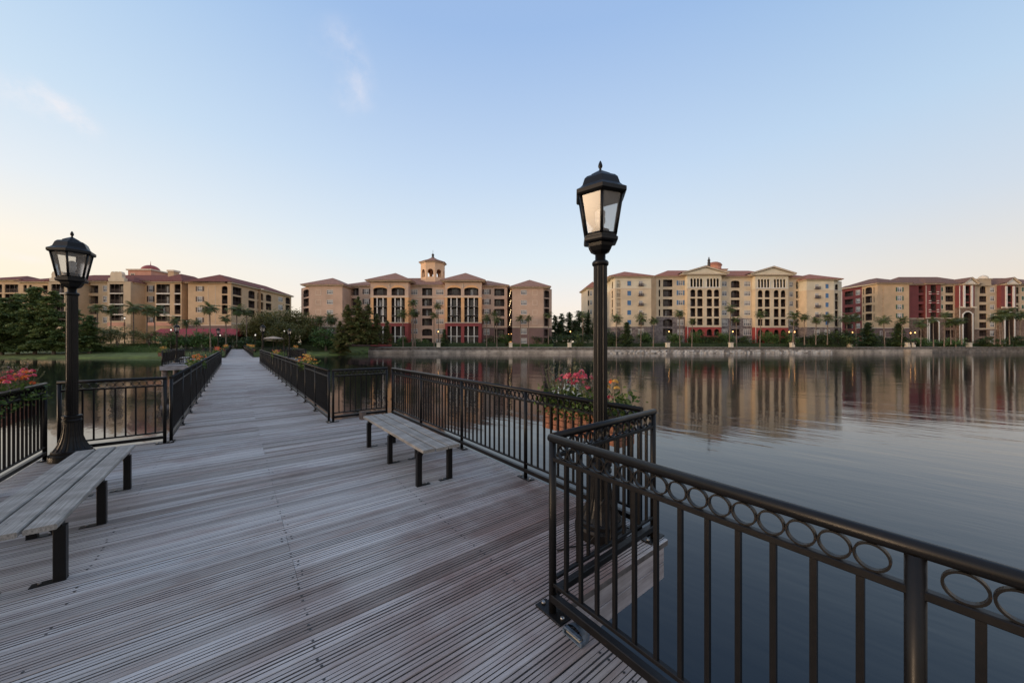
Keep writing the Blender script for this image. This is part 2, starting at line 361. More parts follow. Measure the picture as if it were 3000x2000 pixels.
# ------------------------------------------------------------------ camera, sky, sun
cam = bpy.data.cameras.new('camera'); co = bpy.data.objects.new('camera', cam); COL.objects.link(co)
cam.sensor_width = 36; cam.lens = 36 * FPX / 3000; cam.shift_y = 0.001; cam.clip_end = 5000; cam.clip_start = 0.05
co.location = (0, 0, CAM_Z); co.rotation_euler = (PI/2, 0, 0); S.camera = co
SUN_AZ = math.radians(-112); SUN_EL = math.radians(6)
sun = bpy.data.lights.new('sun', 'SUN'); so = bpy.data.objects.new('sun', sun); COL.objects.link(so)
sun.energy = 1.3; sun.angle = math.radians(10); sun.color = (1, .72, .47)
sd = Vector((math.sin(SUN_AZ) * math.cos(SUN_EL), math.cos(SUN_AZ) * math.cos(SUN_EL), math.sin(SUN_EL)))
so.rotation_euler = (-sd).to_track_quat('-Z', 'Y').to_euler()
def build_world():
    w = bpy.data.worlds.new('World'); S.world = w; w.use_nodes = True
    nt = w.node_tree; bg = nt.nodes['Background']
    sk = N(nt, 'ShaderNodeTexSky', sky_type='NISHITA'); sk.sun_disc = False; sk.sun_elevation = SUN_EL; sk.sun_rotation = SUN_AZ
    t = N(nt, 'ShaderNodeTexCoord'); d = t.outputs['Generated']
    sep = N(nt, 'ShaderNodeSeparateXYZ'); nt.links.new(d, sep.inputs[0])
    def L(*c): return [((x/255)/12.92 if x <= 10 else ((x/255+.055)/1.055)**2.4) for x in c]
    z = sep.outputs[2]
    mid = ramp(nt, [(0, L(252,230,205)), (.045, L(251,235,217)), (.11, L(245,237,230)), (.22, L(225,236,243)), (.42, L(196,217,242)), (.66, L(158,189,232)), (.85, L(150,180,225)), (1, L(165,188,222))], z)
    left = ramp(nt, [(0, L(255,234,196)), (.06, L(255,240,210)), (.17, L(254,244,228)), (.28, L(230,237,243)), (.42, L(203,224,243)), (.66, L(165,199,236)), (.85, L(152,182,226)), (1, L(165,188,222))], z)
    right = ramp(nt, [(0, L(242,216,195)), (.06, L(239,221,204)), (.15, L(227,222,217)), (.26, L(208,218,230)), (.42, L(186,211,236)), (.66, L(149,185,228)), (.85, L(150,180,225)), (1, L(165,188,222))], z)
    back = ramp(nt, [(0, L(246,222,200)), (.08, L(250,228,210)), (.2, L(246,232,222)), (.42, L(232,228,230)), (.66, L(205,213,230)), (1, L(165,188,222))], z)
    # azimuth weights from the horizontal direction
    at = N(nt, 'ShaderNodeMath', operation='ARCTAN2'); nt.links.new(sep.outputs[0], at.inputs[0]); nt.links.new(sep.outputs[1], at.inputs[1])
    def rng(a, b):
        m = N(nt, 'ShaderNodeMapRange', interpolation_type='SMOOTHSTEP'); m.inputs[1].default_value = math.radians(a); m.inputs[2].default_value = math.radians(b)
        nt.links.new(at.outputs[0], m.inputs[0]); return m.outputs[0]
    c = mixc(nt, rng(-14, -62), mid.outputs[0], left.outputs[0])
    c = mixc(nt, rng(12, 58), c, right.outputs[0])
    c = mixc(nt, rng(75, 150), c, back.outputs[0])
    # warm glow round the low sun
    dt = N(nt, 'ShaderNodeVectorMath', operation='DOT_PRODUCT'); nt.links.new(d, dt.inputs[0]); dt.inputs[1].default_value = sd
    mx = N(nt, 'ShaderNodeMath', operation='MAXIMUM'); mx.inputs[1].default_value = 0; nt.links.new(dt.outputs['Value'], mx.inputs[0])
    pw = N(nt, 'ShaderNodeMath', operation='POWER'); pw.inputs[1].default_value = 9; nt.links.new(mx.outputs[0], pw.inputs[0])
    gl = mixc(nt, pw.outputs[0], (0, 0, 0), (1.7, 1.0, .55))
    c = mixc(nt, 1.0, c, gl, 'ADD')
    # a trace of the physical sky
    skm = mixc(nt, 1.0, sk.outputs[0], (.10, .10, .10), 'MULTIPLY')
    c = mixc(nt, 0.10, c, skm)
    # thin cirrus: one upright wisp, one slanting streak
    def P(px, py): return Vector(((px-1500)/FPX, 1, (1003-py)/FPX)).normalized()
    def streak(c, p0, p1, wid, dens, seed):
        a, b = P(*p0), P(*p1); n_ = a.cross(b).normalized(); m_ = ((a+b)/2).normalized(); half = a.angle(b)/2
        q = N(nt, 'ShaderNodeVectorMath', operation='DOT_PRODUCT'); nt.links.new(d, q.inputs[0]); q.inputs[1].default_value = n_
        nz = noise(nt, d, 7 + seed, 5, .6)
        qa = N(nt, 'ShaderNodeMath', operation='MULTIPLY_ADD'); nt.links.new(nz, qa.inputs[0]); qa.inputs[1].default_value = wid * 3.0; 
        q0 = N(nt, 'ShaderNodeMath', operation='SUBTRACT'); nt.links.new(q.outputs['Value'], q0.inputs[0]); q0.inputs[1].default_value = wid * 1.5
        nt.links.new(q0.outputs[0], qa.inputs[2])
        ab = N(nt, 'ShaderNodeMath', operation='ABSOLUTE'); nt.links.new(qa.outputs[0], ab.inputs[0])
        f1 = N(nt, 'ShaderNodeMapRange', interpolation_type='SMOOTHSTEP'); f1.inputs[1].default_value = wid; f1.inputs[2].default_value = 0; nt.links.new(ab.outputs[0], f1.inputs[0])
        e = N(nt, 'ShaderNodeVectorMath', operation='DOT_PRODUCT'); nt.links.new(d, e.inputs[0]); e.inputs[1].default_value = m_
        f2 = N(nt, 'ShaderNodeMapRange', interpolation_type='SMOOTHSTEP'); f2.inputs[1].default_value = math.cos(half*1.15); f2.inputs[2].default_value = math.cos(half*.35); nt.links.new(e.outputs['Value'], f2.inputs[0])
        f3 = ramp(nt, [(.35, (0,0,0)), (.7, (1,1,1))], noise(nt, d, 16 + seed, 6, .65))
        k = N(nt, 'ShaderNodeMath', operation='MULTIPLY'); nt.links.new(f1.outputs[0], k.inputs[0]); nt.links.new(f2.outputs[0], k.inputs[1])
        k2 = N(nt, 'ShaderNodeMath', operation='MULTIPLY'); nt.links.new(k.outputs[0], k2.inputs[0]); nt.links.new(f3.outputs[0], k2.inputs[1])
        k3 = N(nt, 'ShaderNodeMath', operation='MULTIPLY'); nt.links.new(k2.outputs[0], k3.inputs[0]); k3.inputs[1].default_value = dens
        return mixc(nt, k3.outputs[0], c, (.95, .85, .83))
    c = streak(c, (950, 40), (1060, 340), .075, .30, 0)
    c = streak(c, (-40, 230), (300, 410), .032, .62, 3)
    c = streak(c, (-100, 725), (150, 770), .012, .5, 5)
    nt.links.new(c, bg.inputs[0]); bg.inputs[1].default_value = 1.1
build_world()
S.view_settings.view_transform = 'Standard'; S.view_settings.look = 'None'; S.view_settings.exposure = 0.0; S.view_settings.gamma = 1.0
S.render.engine = 'CYCLES'
S.cycles.use_denoising = True; S.cycles.max_bounces = 8; S.cycles.transparent_max_bounces = 12; S.cycles.caustics_reflective = False; S.cycles.caustics_refractive = False
S.cycles.sample_clamp_indirect = 6

# ------------------------------------------------------------------ ground, water, shore
SHORE = [(-900, 30), (-400, 58), (-160, 66), (-100, 69), (-84, 69), (-68, 70), (-62, 79), (-54, 86), (-43.5, 87.5), (-42.3, 91), (-41.6, 99.3)]
WALL = [(-41.6, 99.3), (-20, 100.2), (0, 100.6), (25, 101), (48, 101.6), (80, 104), (120, 108.5), (163, 113.5), (300, 130), (700, 200)]
def ground():
    mb = MB(); mb.use('lawn'); mb.sm = True
    prof_l = [(0, -1.9), (.25, -1.42), (3, -1.05), (9, -.60), (14, -.30), (30, .62), (45, 1.0), (400, 1.1), (3000, 1.1)]
    prof_w = [(.35, -1.9), (.4, .17), (3, .22), (8, .5), (14, 1.0), (30, 1.05), (45, 1.1), (400, 1.1), (3000, 1.1)]
    def sub(pts, n):
        out = []
        for a, b in zip(pts, pts[1:]):
            for k in range(n): out.append((a[0]+(b[0]-a[0])*k/n, a[1]+(b[1]-a[1])*k/n))
        return out + [pts[-1]]
    cols = [(p, prof_l) for p in sub(SHORE, 4)] + [(p, prof_w) for p in sub(WALL, 3)[1:]]
    rows = []
    for i, ((x, y), pr) in enumerate(cols):
        r = []
        for d, z in pr:
            j = .12 if 2 < d < 50 else 0
            fx = x * (1 + d / 1500)
            r.append(mb.pt((fx, y + d + random.uniform(-j, j), z + random.uniform(-j, j) * .4)))
        rows.append(r)
    for a, b in zip(rows, rows[1:]):
        for k in range(len(a) - 1): mb.face((a[k], b[k], b[k+1], a[k+1]))
    tag(mb.build('ground'), kind='structure')
ground()
mb = MB(); mb.use('water'); mb.poly([(-2500, -1500, WATER), (2500, -1500, WATER), (2500, 600, WATER), (-2500, 600, WATER)])
tag(mb.build('lake_water'), kind='structure')

def along(pts, s):                                     # point and unit direction at distance s on a polyline
    for a, b in zip(pts, pts[1:]):
        l = math.dist(a, b)
        if s <= l or b is pts[-1]:
            t = s / l; return (a[0]+(b[0]-a[0])*t, a[1]+(b[1]-a[1])*t), ((b[0]-a[0])/l, (b[1]-a[1])/l)
        s -= l
def xwall(px):                                         # where the sight line of a photo column meets the sea wall
    t = (px - 1500) / FPX
    for a, b in zip(WALL, WALL[1:]):
        den = (b[0]-a[0]) - t * (b[1]-a[1])
        if abs(den) > 1e-9:
            k = (t * a[1] - a[0]) / den
            if -1e-6 <= k <= 1: return (a[0]+(b[0]-a[0])*k, a[1]+(b[1]-a[1])*k)
def seawall():
    root = thing('seawall', 'long low grey stone sea wall along the far lake shore', 'sea wall', (0, 100, 0))
    def strip(name, px0, px1, rows, mt, jit, step):
        a, b = xwall(px0), xwall(px1)
        n = max(2, int(math.dist(a, b) / step)); mb = MB(); mb.use(mt)
        cs = []
        for i in range(n + 1):
            px = px0 + (px1 - px0) * i / n; x, y = xwall(px)
            cs.append([mb.pt((x, y - d + (random.uniform(-jit, jit) if 0 < k < len(rows)-1 else 0) - 100, z + random.uniform(-jit, jit) * .5)) for k, (d, z) in enumerate(rows)])
        for c, d in zip(cs, cs[1:]):
            for k in range(len(rows) - 1): mb.face((c[k], d[k], d[k+1], c[k+1]))
        mb.face(cs[0]); mb.face(cs[-1][::-1])
        return mb.build(name, root)
    smooth = [(-.3, -2.2), (.85, -2.2), (.80, -1.6), (.74, -.62), (.62, -.55), (-.3, -.55)]
    rub = [(-.3, -2.2), (1.15, -2.2), (1.05, -1.5), (.95, -1.15), (.8, -.8), (.66, -.55), (.4, -.5), (-.3, -.5)]
    strip('footing', 1082, 1760, smooth, 'footing_stone', .05, 2.5)
    strip('rubble_footing', 1760, 2430, rub, 'rubble_stone', .16, .55)
    strip('footing', 2430, 2640, smooth, 'footing_stone', .06, 2)
    strip('footing', 2695, 3300, smooth, 'coping_stone', .12, 1.2)
    strip('coping', 1082, 3300, [(-.5, -.7), (.42, -.7), (.40, -.1), (.46, -.06), (.46, .20), (.40, .24), (-.5, .24)], 'coping_stone', .035, 1.6)
    a, b = xwall(2641), xwall(2694)
    mb = MB(); mb.use('footing_stone'); mb.box(a[0], b[0], a[1] - 2.6 - 100, b[1] - .1 - 100, -2.2, -.42); mb.build('landing_block', root)
seawall()
# ------------------------------------------------------------------ boardwalk
def boardwalk():
    mb = MB(); mb.use('deck')
    pitch = .144; w = .1365
    def profile(fine):
        if not fine: return [(0, -.045), (0, -.004), (.004, 0), (w-.004, 0), (w, -.004), (w, -.045)]
        p = [(0, -.045), (0, -.004), (.003, 0)]
        n = 5; gp = (w - .012) / n
        for k in range(1, n):
            c = .006 + gp * k; q = random.choice((.5, .7, .85, 1, 1, 1.2, 1.5))
            p += [(c - .0036 * q, 0), (c - .0026 * q, -.009), (c + .0026 * q, -.009), (c + .0036 * q, 0)]
        return p + [(w-.003, 0), (w, -.004), (w, -.045)]
    pc = profile(False)
    y = -1.65
    while y < 118:
        yc = y + w / 2
        if yc < 1.48: sp = (-.95, 1.62)
        elif yc < 8.1: sp = (-2.14, 2.81)
        elif yc < 34: sp = (-.95, 1.62)
        elif yc < 48: sp = (-4.12, 4.79)
        else: sp = (-.95, 1.62)
        joints = [sp[0], .335, sp[1]] if random.random() < .38 else [sp[0], sp[1]]
        if sp[1] > 4: joints = [sp[0], -1.9, .335, 2.57, sp[1]]
        pr = profile(True) if y < 16 else pc
        for xa, xb in zip(joints, joints[1:]):
            mb.col = (random.random(), random.random(), 0, 1)
            dz = random.uniform(-.0018, .0018); dy = random.uniform(-.0012, .0012)
            e = .0012 if xa > sp[0] else random.uniform(-.006, .006); e2 = .0012 if xb < sp[1] else random.uniform(-.006, .006)
            ra = [mb.pt((xa + e, y + dy + a, dz + b)) for a, b in pr]
            rb = [mb.pt((xb - e2, y + dy + a, dz + random.uniform(-.0006, .0006) + b)) for a, b in pr]
            for k in range(len(pr) - 1):
                mb.use('groove_shade' if pr[k][1] < -.006 or pr[k+1][1] < -.006 else 'deck'); mb.face((ra[k], ra[k+1], rb[k+1], rb[k]))
            mb.use('deck'); mb.face(ra[::-1]); mb.face(rb)
        if y < 12:
            mb.use('screw'); mb.col = (.5, .5, 0, 1)
            for nx in ((.335 - .03, .335 + .03, -.83, 1.5) if len(joints) == 3 else (.335, -.83, 1.5)) + ((-2.05, 2.72) if 1.45 < yc < 8.1 else ()):
                for q in (.043, .093):
                    if random.random() < .12: continue
                    cx, cy = nx + random.uniform(-.007, .007), y + q + random.uniform(-.004, .004)
                    mb.poly([(cx + .0075 * math.cos(k * PI / 4), cy + .0075 * math.sin(k * PI / 4), .0012) for k in range(8)])
            mb.use('deck')
        y += pitch
    deck = tag(mb.build('boardwalk', None, (0, 0, 0), A), kind='structure')
    def fascia(x0, y0, x1, y1, name='fascia'):
        horiz = abs(x1 - x0) > abs(y1 - y0)
        f = MB(); f.use('fascia_wood_cross' if horiz else 'fascia_wood')
        for za, zb in ((-.165, -.034), (-.30, -.171)):
            if horiz: f.obox(min(x0, x1), max(x0, x1), y0 - .022, y0 + .022, za, zb)
            else: f.obox(x0 - .022, x0 + .022, min(y0, y1), max(y0, y1), za, zb)
        f.build(name, deck)
    fascia(1.59, -1.6, 1.59, 1.50); fascia(1.615, 1.545, 2.755, 1.545); fascia(2.785, 1.57, 2.785, 8.06); fascia(1.615, 8.08, 2.755, 8.08); fascia(1.59, 8.11, 1.59, 34)
    fascia(-.92, -1.6, -.92, 1.50); fascia(-.945, 1.545, -2.085, 1.545); fascia(-2.115, 1.57, -2.115, 8.06); fascia(-.945, 8.08, -2.085, 8.08); fascia(-.92, 8.11, -.92, 34)
    fascia(-4.09, 34.02, -.95, 34.02); fascia(1.62, 34.02, 4.76, 34.02); fascia(-4.09, 34.05, -4.09, 48); fascia(4.76, 34.05, 4.76, 48)
    fascia(-.92, 48, -.92, 118); fascia(1.59, 48, 1.59, 118)
    p = MB(); p.use('pile_wood'); p.lathe([(.15, -4), (.15, -.32)], 12)
    pm = p.build('pile', deck, (2.6, 2.6, 0))
    for x, y in [(2.6, 4.7), (2.6, 7.8), (-1.93, 7.8), (-1.93, 4.7), (-1.93, 1.72), (-3.9, 34.3), (-3.9, 40), (-2.2, 34.3), (-3.9, 47.5), (4.55, 34.3), (4.55, 47.5), (2.9, 34.3)] + [(s, yy) for yy in range(11, 34, 4) for s in (-.75, 1.42)]:
        inst(pm.data, 'pile', deck, (x, y, 0))
    s = MB(); s.use('pile_wood'); s.obox(-.05, .05, -.05, .05, 0, .16)
    b = s.build('wooden_block', None, W(2.12, 7.86, .001), A + .3)
    tag(b, 'short wooden post stub on the deck under the low side railing', 'wood block')
boardwalk()

# ------------------------------------------------------------------ railings
RC = {}
def rail_mesh(key, fn):
    if key not in RC:
        o = fn(); RC[key] = o.data; bpy.data.objects.remove(o)
    return RC[key]
def _post():
    m = MB(); m.use('iron'); m.tube([(0, 0, .012), (0, 0, 1.03)], .0225, 14); return m.build('post')
def _plate():
    m = MB(); m.use('iron'); m.obox(-.105, .105, -.045, .045, .001, .012, .003)
    for x in (-.08, .08): 
        m.use('bolt_steel'); m.lathe([(.013, .012), (.013, .022), (.008, .026)], 8, cx=x)
    return m.build('base_plate')
def _bal(): 
    m = MB(); m.use('iron'); m.box(-.0095, .0095, -.0095, .0095, .193, .914); return m.build('baluster')
def _ring():
    m = MB(); m.use('iron'); n = 28; ro, ri, h = .0418, .0358, .009
    R = [[m.pt((math.cos(2*PI*k/n)*r, y, math.sin(2*PI*k/n)*r)) for k in range(n)] for r, y in ((ro, -h), (ro, h), (ri, h), (ri, -h))]
    m.sm = False
    for a, b in ((0, 1), (1, 2), (2, 3), (3, 0)):
        for k in range(n): m.face((R[a][k], R[b][k], R[b][(k+1) % n], R[a][(k+1) % n]))
    return m.build('ring')
def railing(label, p0, p1, nb, detail='full', posts=(True, True), group='black railings round the boardwalk'):
    L = math.dist(p0, p1); an = math.atan2(p1[1]-p0[1], p1[0]-p0[0])
    root = thing('railing', label, 'railing', W(*p0), A + an, group)
    def bar(name, fn):
        m = MB(); m.use('iron'); fn(m); return m.build(name, root)
    bar('top_rail', lambda m: m.tube([(-.022, 0, 1.047), (L + .022, 0, 1.047)], .0235, 16))
    bar('middle_rail', lambda m: m.obox(.0, L, -.014, .014, .914, .940, .003))
    bar('bottom_rail', lambda m: m.obox(.0, L, -.013, .013, .170, .193, .003))
    bar('base_rail', lambda m: m.obox(.0, L, -.022, .022, .075, .122, .004))
    for i in range(nb + 1):
        if (i == 0 and not posts[0]) or (i == nb and not posts[1]): continue
        q = inst(rail_mesh('post', _post), 'post', root, (L * i / nb, 0, 0))
        inst(rail_mesh('plate', _plate), 'base_plate', q)
    bay = L / nb; k = max(3, round(bay / .108)); r = max(3, int((bay - .05) / .0845))
    bx = [bay * i + bay * j / k for i in range(nb) for j in range(1, k)]
    rx = [bay * i + bay / 2 + (j - (r - 1) / 2) * .0845 for i in range(nb) for j in range(r)]
    if detail == 'far':
        m = MB(); m.use('iron')
        for x in bx: m.box(x - .0095, x + .0095, -.0095, .0095, .193, .914)
        tag(m.build('baluster', root), kind='stuff')
        return root
    for x in bx[:100]: inst(rail_mesh('bal', _bal), 'baluster', root, (x, 0, 0))
    for x in rx[:100]: inst(rail_mesh('ring', _ring), 'ring', root, (x, 0, .982))
    if len(bx) > 100:
        m = MB(); m.use('iron')
        for x in bx[100:]: m.box(x - .0095, x + .0095, -.0095, .0095, .193, .914)
        tag(m.build('baluster', root), kind='stuff')
    if len(rx) > 100:
        m = MB(); m.use('iron')
        for x in rx[100:]:
            n = 12
            for q in range(n):
                a, b = 2*PI*q/n, 2*PI*(q+1)/n
                m.poly([(x + math.cos(a)*.042, -.009, .982 + math.sin(a)*.042), (x + math.cos(b)*.042, -.009, .982 + math.sin(b)*.042), (x + math.cos(b)*.042, .009, .982 + math.sin(b)*.042), (x + math.cos(a)*.042, .009, .982 + math.sin(a)*.042)])
        tag(m.build('ring', root), kind='stuff')
    return root
railing('nearest black railing with big rings, running out of the photo at the lower right', (1.5, 1.53), (1.5, -1.35), 2)
railing('short black railing behind the right lamp post, joined to the nearest railing corner', (1.55, 1.555), (2.725, 1.60), 1, posts=(False, True))
railing('long black railing behind the right bench with the flower box hung on it', (2.735, 1.73), (2.735, 7.80), 4)
railing('short black railing at the far end of the right bench, above the wooden block', (1.57, 7.95), (2.65, 7.95), 1)
railing('black railing along the right side of the walkway with yellow flowers on it', (1.5, 8.0), (1.5, 34), 17)
railing('short black railing right behind the left lamp post', (-.90, 7.95), (-1.98, 7.95), 1)
railing('black railing at the left photo edge behind the left bench', (-2.07, 7.80), (-2.07, 1.72), 4)
railing('black railing along the left side of the walkway', (-.83, 8.0), (-.83, 34), 17)
railing('distant railing across the front of the left side platform', (-.95, 34.12), (-3.98, 34.12), 2, 'far')
railing('distant railing down the outer side of the left platform', (-4.02, 34.2), (-4.02, 47.8), 9, 'far')
railing('distant railing across the front of the right side platform', (1.62, 34.12), (4.65, 34.12), 2, 'far')
railing('distant railing down the outer side of the right platform', (4.69, 34.2), (4.69, 47.8), 9, 'far')
railing('distant railing across the back of the left platform', (-3.98, 47.9), (-.9, 47.9), 2, 'far')
railing('distant railing across the back of the right platform', (4.65, 47.9), (1.57, 47.9), 2, 'far')
railing('farthest left walkway railing, between the platform and the lawn', (-.83, 48.1), (-.83, 110), 40, 'far')
railing('farthest right walkway railing, between the platform and the trees', (1.5, 48.1), (1.5, 110), 40, 'far')

# ------------------------------------------------------------------ benches
def bench(label, x0, y0, face):
    root = thing('bench', label, 'bench', W(x0, y0), A, 'slatted benches on the boardwalk')
    wd, ln, h = .45, 2.28, .45
    bw = (wd - .03) / 3
    for k in range(3):
        m = MB(); m.use('bench_wood'); 
        x = k * (bw + .015)
        m.obox(x, x + bw, -.012 * (k == 1), ln + .012 * (k == 1), h - .036, h, .006)
        m.use('screw')
        for yy in (.19, ln / 2, ln - .19):
            for xx in (x + bw * .28, x + bw * .72): m.poly([(xx + .006 * math.cos(q * PI / 4), yy + .006 * math.sin(q * PI / 4), h + .0012) for q in range(8)])
        m.build('seat_board', root)
    for i, y in enumerate((.19, ln / 2, ln - .19)):
        m = MB(); m.use('iron'); m.obox(.02, wd - .02, y - .028, y + .028, h - .075, h - .037, .003); m.build('crossbar', root)
        for sx in (0, 1):
            m = MB(); m.use('iron')
            cx = .033 if sx == 0 else wd - .033; d = 1 if sx == 0 else -1
            m.obox(cx - .029, cx + .029, y - .029, y + .029, .006, h - .076, .004)
            # curved gusset under the seat
            a = [(cx + d * .0295, h - .077)] + [(cx + d * (.0295 + .062 * (1 - math.sin(t * PI / 2 / 5))), h - .077 - .085 * (1 - math.cos(t * PI / 2 / 5))) for t in range(6)]
            i0 = [m.pt((p, y - .006, q)) for p, q in a]; i1 = [m.pt((p, y + .006, q)) for p, q in a]
            m.face(i0); m.face(i1[::-1])
            for k in range(len(a)): m.face((i0[k], i0[(k+1) % len(a)], i1[(k+1) % len(a)], i1[k]))
            lg = m.build('leg', root)
            f = MB(); f.use('iron'); f.obox(min(cx - d*.03, cx + d*.13), max(cx - d*.03, cx + d*.13), y - .03, y + .03, .0015, .0075, .002)
            f.use('bolt_steel'); f.lathe([(.009, .0075), (.009, .017)], 6, cx=cx + d * .09, cy=y)
            f.build('foot_plate', lg)
    return root
bench('grey wooden bench seen whole, in front of the long railing with the flower box', 1.60, 3.62, 1)
bench('grey wooden bench cut off by the left photo edge, beside the left lamp post', -1.36, 3.62, -1)

# ------------------------------------------------------------------ lamp posts
def lamp_meshes():
    d = {}
    m = MB(); m.use('iron')
    fl = lambda k: 1.0 if k % 4 in (0, 1) else (.90 if k % 4 == 2 else .90)
    m.lathe([(.059, .60), (.057, 2.285)], 64, flute=fl, smooth=False)
    d['shaft'] = m.build('shaft').data
    m = MB(); m.use('iron')
    m.lathe([(.215, .002), (.215, .075), (.205, .095), (.19, .10), (.19, .125), (.178, .14)], 40, smooth=False)
    fl2 = lambda k: 1.0 if k % 4 in (0, 1) else .93
    m.lathe([(.176, .138), (.155, .17), (.128, .23), (.105, .31), (.092, .40), (.086, .48), (.083, .52)], 64, flute=fl2, smooth=False)
    m.lathe([(.080, .515), (.094, .525), (.094, .545), (.086, .555), (.086, .57), (.096, .58), (.096, .605), (.07, .612)], 32, smooth=False)
    d['base'] = m.build('base').data
    m = MB(); m.use('iron')
    m.lathe([(.058, 2.27), (.068, 2.28), (.070, 2.30), (.060, 2.315), (.044, 2.318), (.043, 2.395)], 24)
    d['collar'] = m.build('collar').data
    # lantern: six sided, wider at the top
    hx = lambda r, k: (r * math.cos(PI/3*k), r * math.sin(PI/3*k))
    ZB, ZT, RB, RT = 2.520, 2.868, .135, .198
    m = MB(); m.use('iron')
    m.lathe([(.052, 2.375), (.088, 2.395), (.108, 2.43), (.116, 2.455), (.150, 2.462), (.158, 2.475), (.158, 2.497), (.146, 2.505), (.146, ZB)], 6, smooth=False)
    m.lathe([(.075, ZB), (.075, ZB + .055), (.06, ZB + .062)], 12)
    d['cup'] = m.build('lantern_base').data
    m = MB(); m.use('iron')
    for k in range(6):
        a, b = hx(RB, k), hx(RT, k)
        m.tube([(a[0], a[1], ZB - .004), (b[0], b[1], ZT + .004)], .0125, 6)
        for r, z, t in ((RB, ZB + .008, .010), (RT, ZT - .01, .012)):
            p, q = hx(r, k), hx(r, k + 1); m.tube([(p[0], p[1], z), (q[0], q[1], z)], t, 6)
    d['frame'] = m.build('lantern_frame').data
    for k in range(6):
        m = MB(); m.use('lantern_glass')
        a, b, c, e = hx(RB - .003, k), hx(RB - .003, k + 1), hx(RT - .003, k + 1), hx(RT - .003, k)
        m.poly([(a[0], a[1], ZB), (b[0], b[1], ZB), (c[0], c[1], ZT), (e[0], e[1], ZT)])
        d['pane%d' % k] = m.build('glass_pane').data
    m = MB(); m.use('iron')
    m.lathe([(.196, 2.845), (.222, 2.85), (.232, 2.862), (.232, 2.893), (.222, 2.90), (.196, 2.915), (.176, 2.935), (.166, 2.965), (.155, 2.995), (.132, 3.018), (.092, 3.03), (.088, 3.042), (.050, 3.066), (.018, 3.085), (.012, 3.09)], 6, smooth=False)
    d['roof'] = m.build('lantern_roof').data
    m = MB(); m.use('iron'); m.lathe([(.008, 3.088), (.010, 3.095), (.008, 3.10), (.017, 3.115), (.019, 3.128), (.014, 3.148), (.005, 3.168), (.001, 3.172)], 12)
    d['finial'] = m.build('finial').data
    m = MB(); m.use('bulb_glass'); m.lathe([(.030, ZB + .062), (.030, ZB + .10), (.042, ZB + .12), (.042, ZB + .16), (.034, ZB + .17), (.042, ZB + .18), (.042, ZB + .215), (.018, ZB + .235)], 14)
    d['bulb'] = m.build('bulb').data
    for o in list(COL.objects):
        if o.data in d.values(): bpy.data.objects.remove(o)
    return d
LM = lamp_meshes()
def lamp_post(label, x, y, rot, full=True, group='black lantern posts on the boardwalk'):
    root = thing('lamp_post', label, 'street lamp', W(x, y), A + rot, group)
    for nm, key in (('base', 'base'), ('shaft', 'shaft'), ('collar', 'collar')): inst(LM[key], nm, root)
    ln = inst(LM['frame'], 'lantern', root)
    for nm, key in (('lantern_base', 'cup'), ('lantern_roof', 'roof'), ('finial', 'finial'), ('bulb', 'bulb')): inst(LM[key], nm, ln)
    for k in range(6): inst(LM['pane%d' % k], 'glass_pane', ln)
    return root
# turn each lantern so a corner bar faces the camera
def facing(x, y, off=0): 
    wx, wy, _ = W(x, y); return math.atan2(-wy, -wx) - A + math.radians(off)
lamp_post('tall black lantern post in front, beside the flower box at the right corner', 2.46, 1.93, facing(2.46, 1.93, 4))
lamp_post('black lantern post rising beside the left bench', -1.80, 7.68, facing(-1.80, 7.68, -14))
lamp_post('small distant lantern post at the near corner of the right platform', 1.78, 36.0, .3)
lamp_post('small distant lantern post on the left platform, before the red awning', -3.8, 39.8, .8)
lamp_post('small far lantern post left of the walkway, past the left platform', -1.4, 47.3, .5)
lamp_post('small far lantern post at the back of the right platform', 4.5, 44.2, .2)

def deck_light(label, x, y, rz):
    root = thing('deck_light', label, 'deck light', W(x, y, .001), A + rz, 'dome lights on the deck')
    m = MB(); m.use('dome_light_metal'); n = 9; R = .066
    # quarter-dome hood, open slot to the deck side
    rows = []
    for i in range(n + 1):
        th = PI / 2 * i / n
        rows.append([m.pt((R * 1.05 * math.cos(th) * math.sin(-PI/2 + PI * k / 10), -R * .95 * math.cos(th) * math.cos(-PI/2 + PI * k / 10) if False else R * 1.5 * math.cos(th) * math.cos(-PI/2 + PI * k / 10), R * math.sin(th))) for k in range(11)])
    m.sm = True
    for a, b in zip(rows, rows[1:]):
        for k in range(10): m.face((a[k], a[k+1], b[k+1], b[k]))
    m.sm = False
    m.obox(-.068, .068, -.024, .0, .0, .006, .002)
    for s in (-1, 1): m.obox(s * .062 - .007, s * .062 + .007, -.022, .01, .006, .026, .003)
    m.obox(-.055, .055, -.022, .004, .027, .040, .004)
    m.build('hood', root)
    m = MB(); m.use('dome_light_lens'); m.box(-.054, .054, -.008, .0, .007, .026); m.build('lens', root)
deck_light('blue-grey dome light on the deck at the foot of the nearest railing', 1.465, 1.325, PI * 1.5)

m = MB(); m.use('iron')
m.tube([(0, 0, .01), (.03, -.02, .05), (.04, -.03, .3), (.0, -.01, .42), (-.05, .02, .34), (-.06, .04, .12), (-.10, .10, .02), (-.2, .16, .012), (-.34, .2, .012)], .006, 6)
tag(m.build('cable', None, W(2.30, 1.75, .002), A), 'thin black cable looped on the deck by the right lamp base', 'cable')

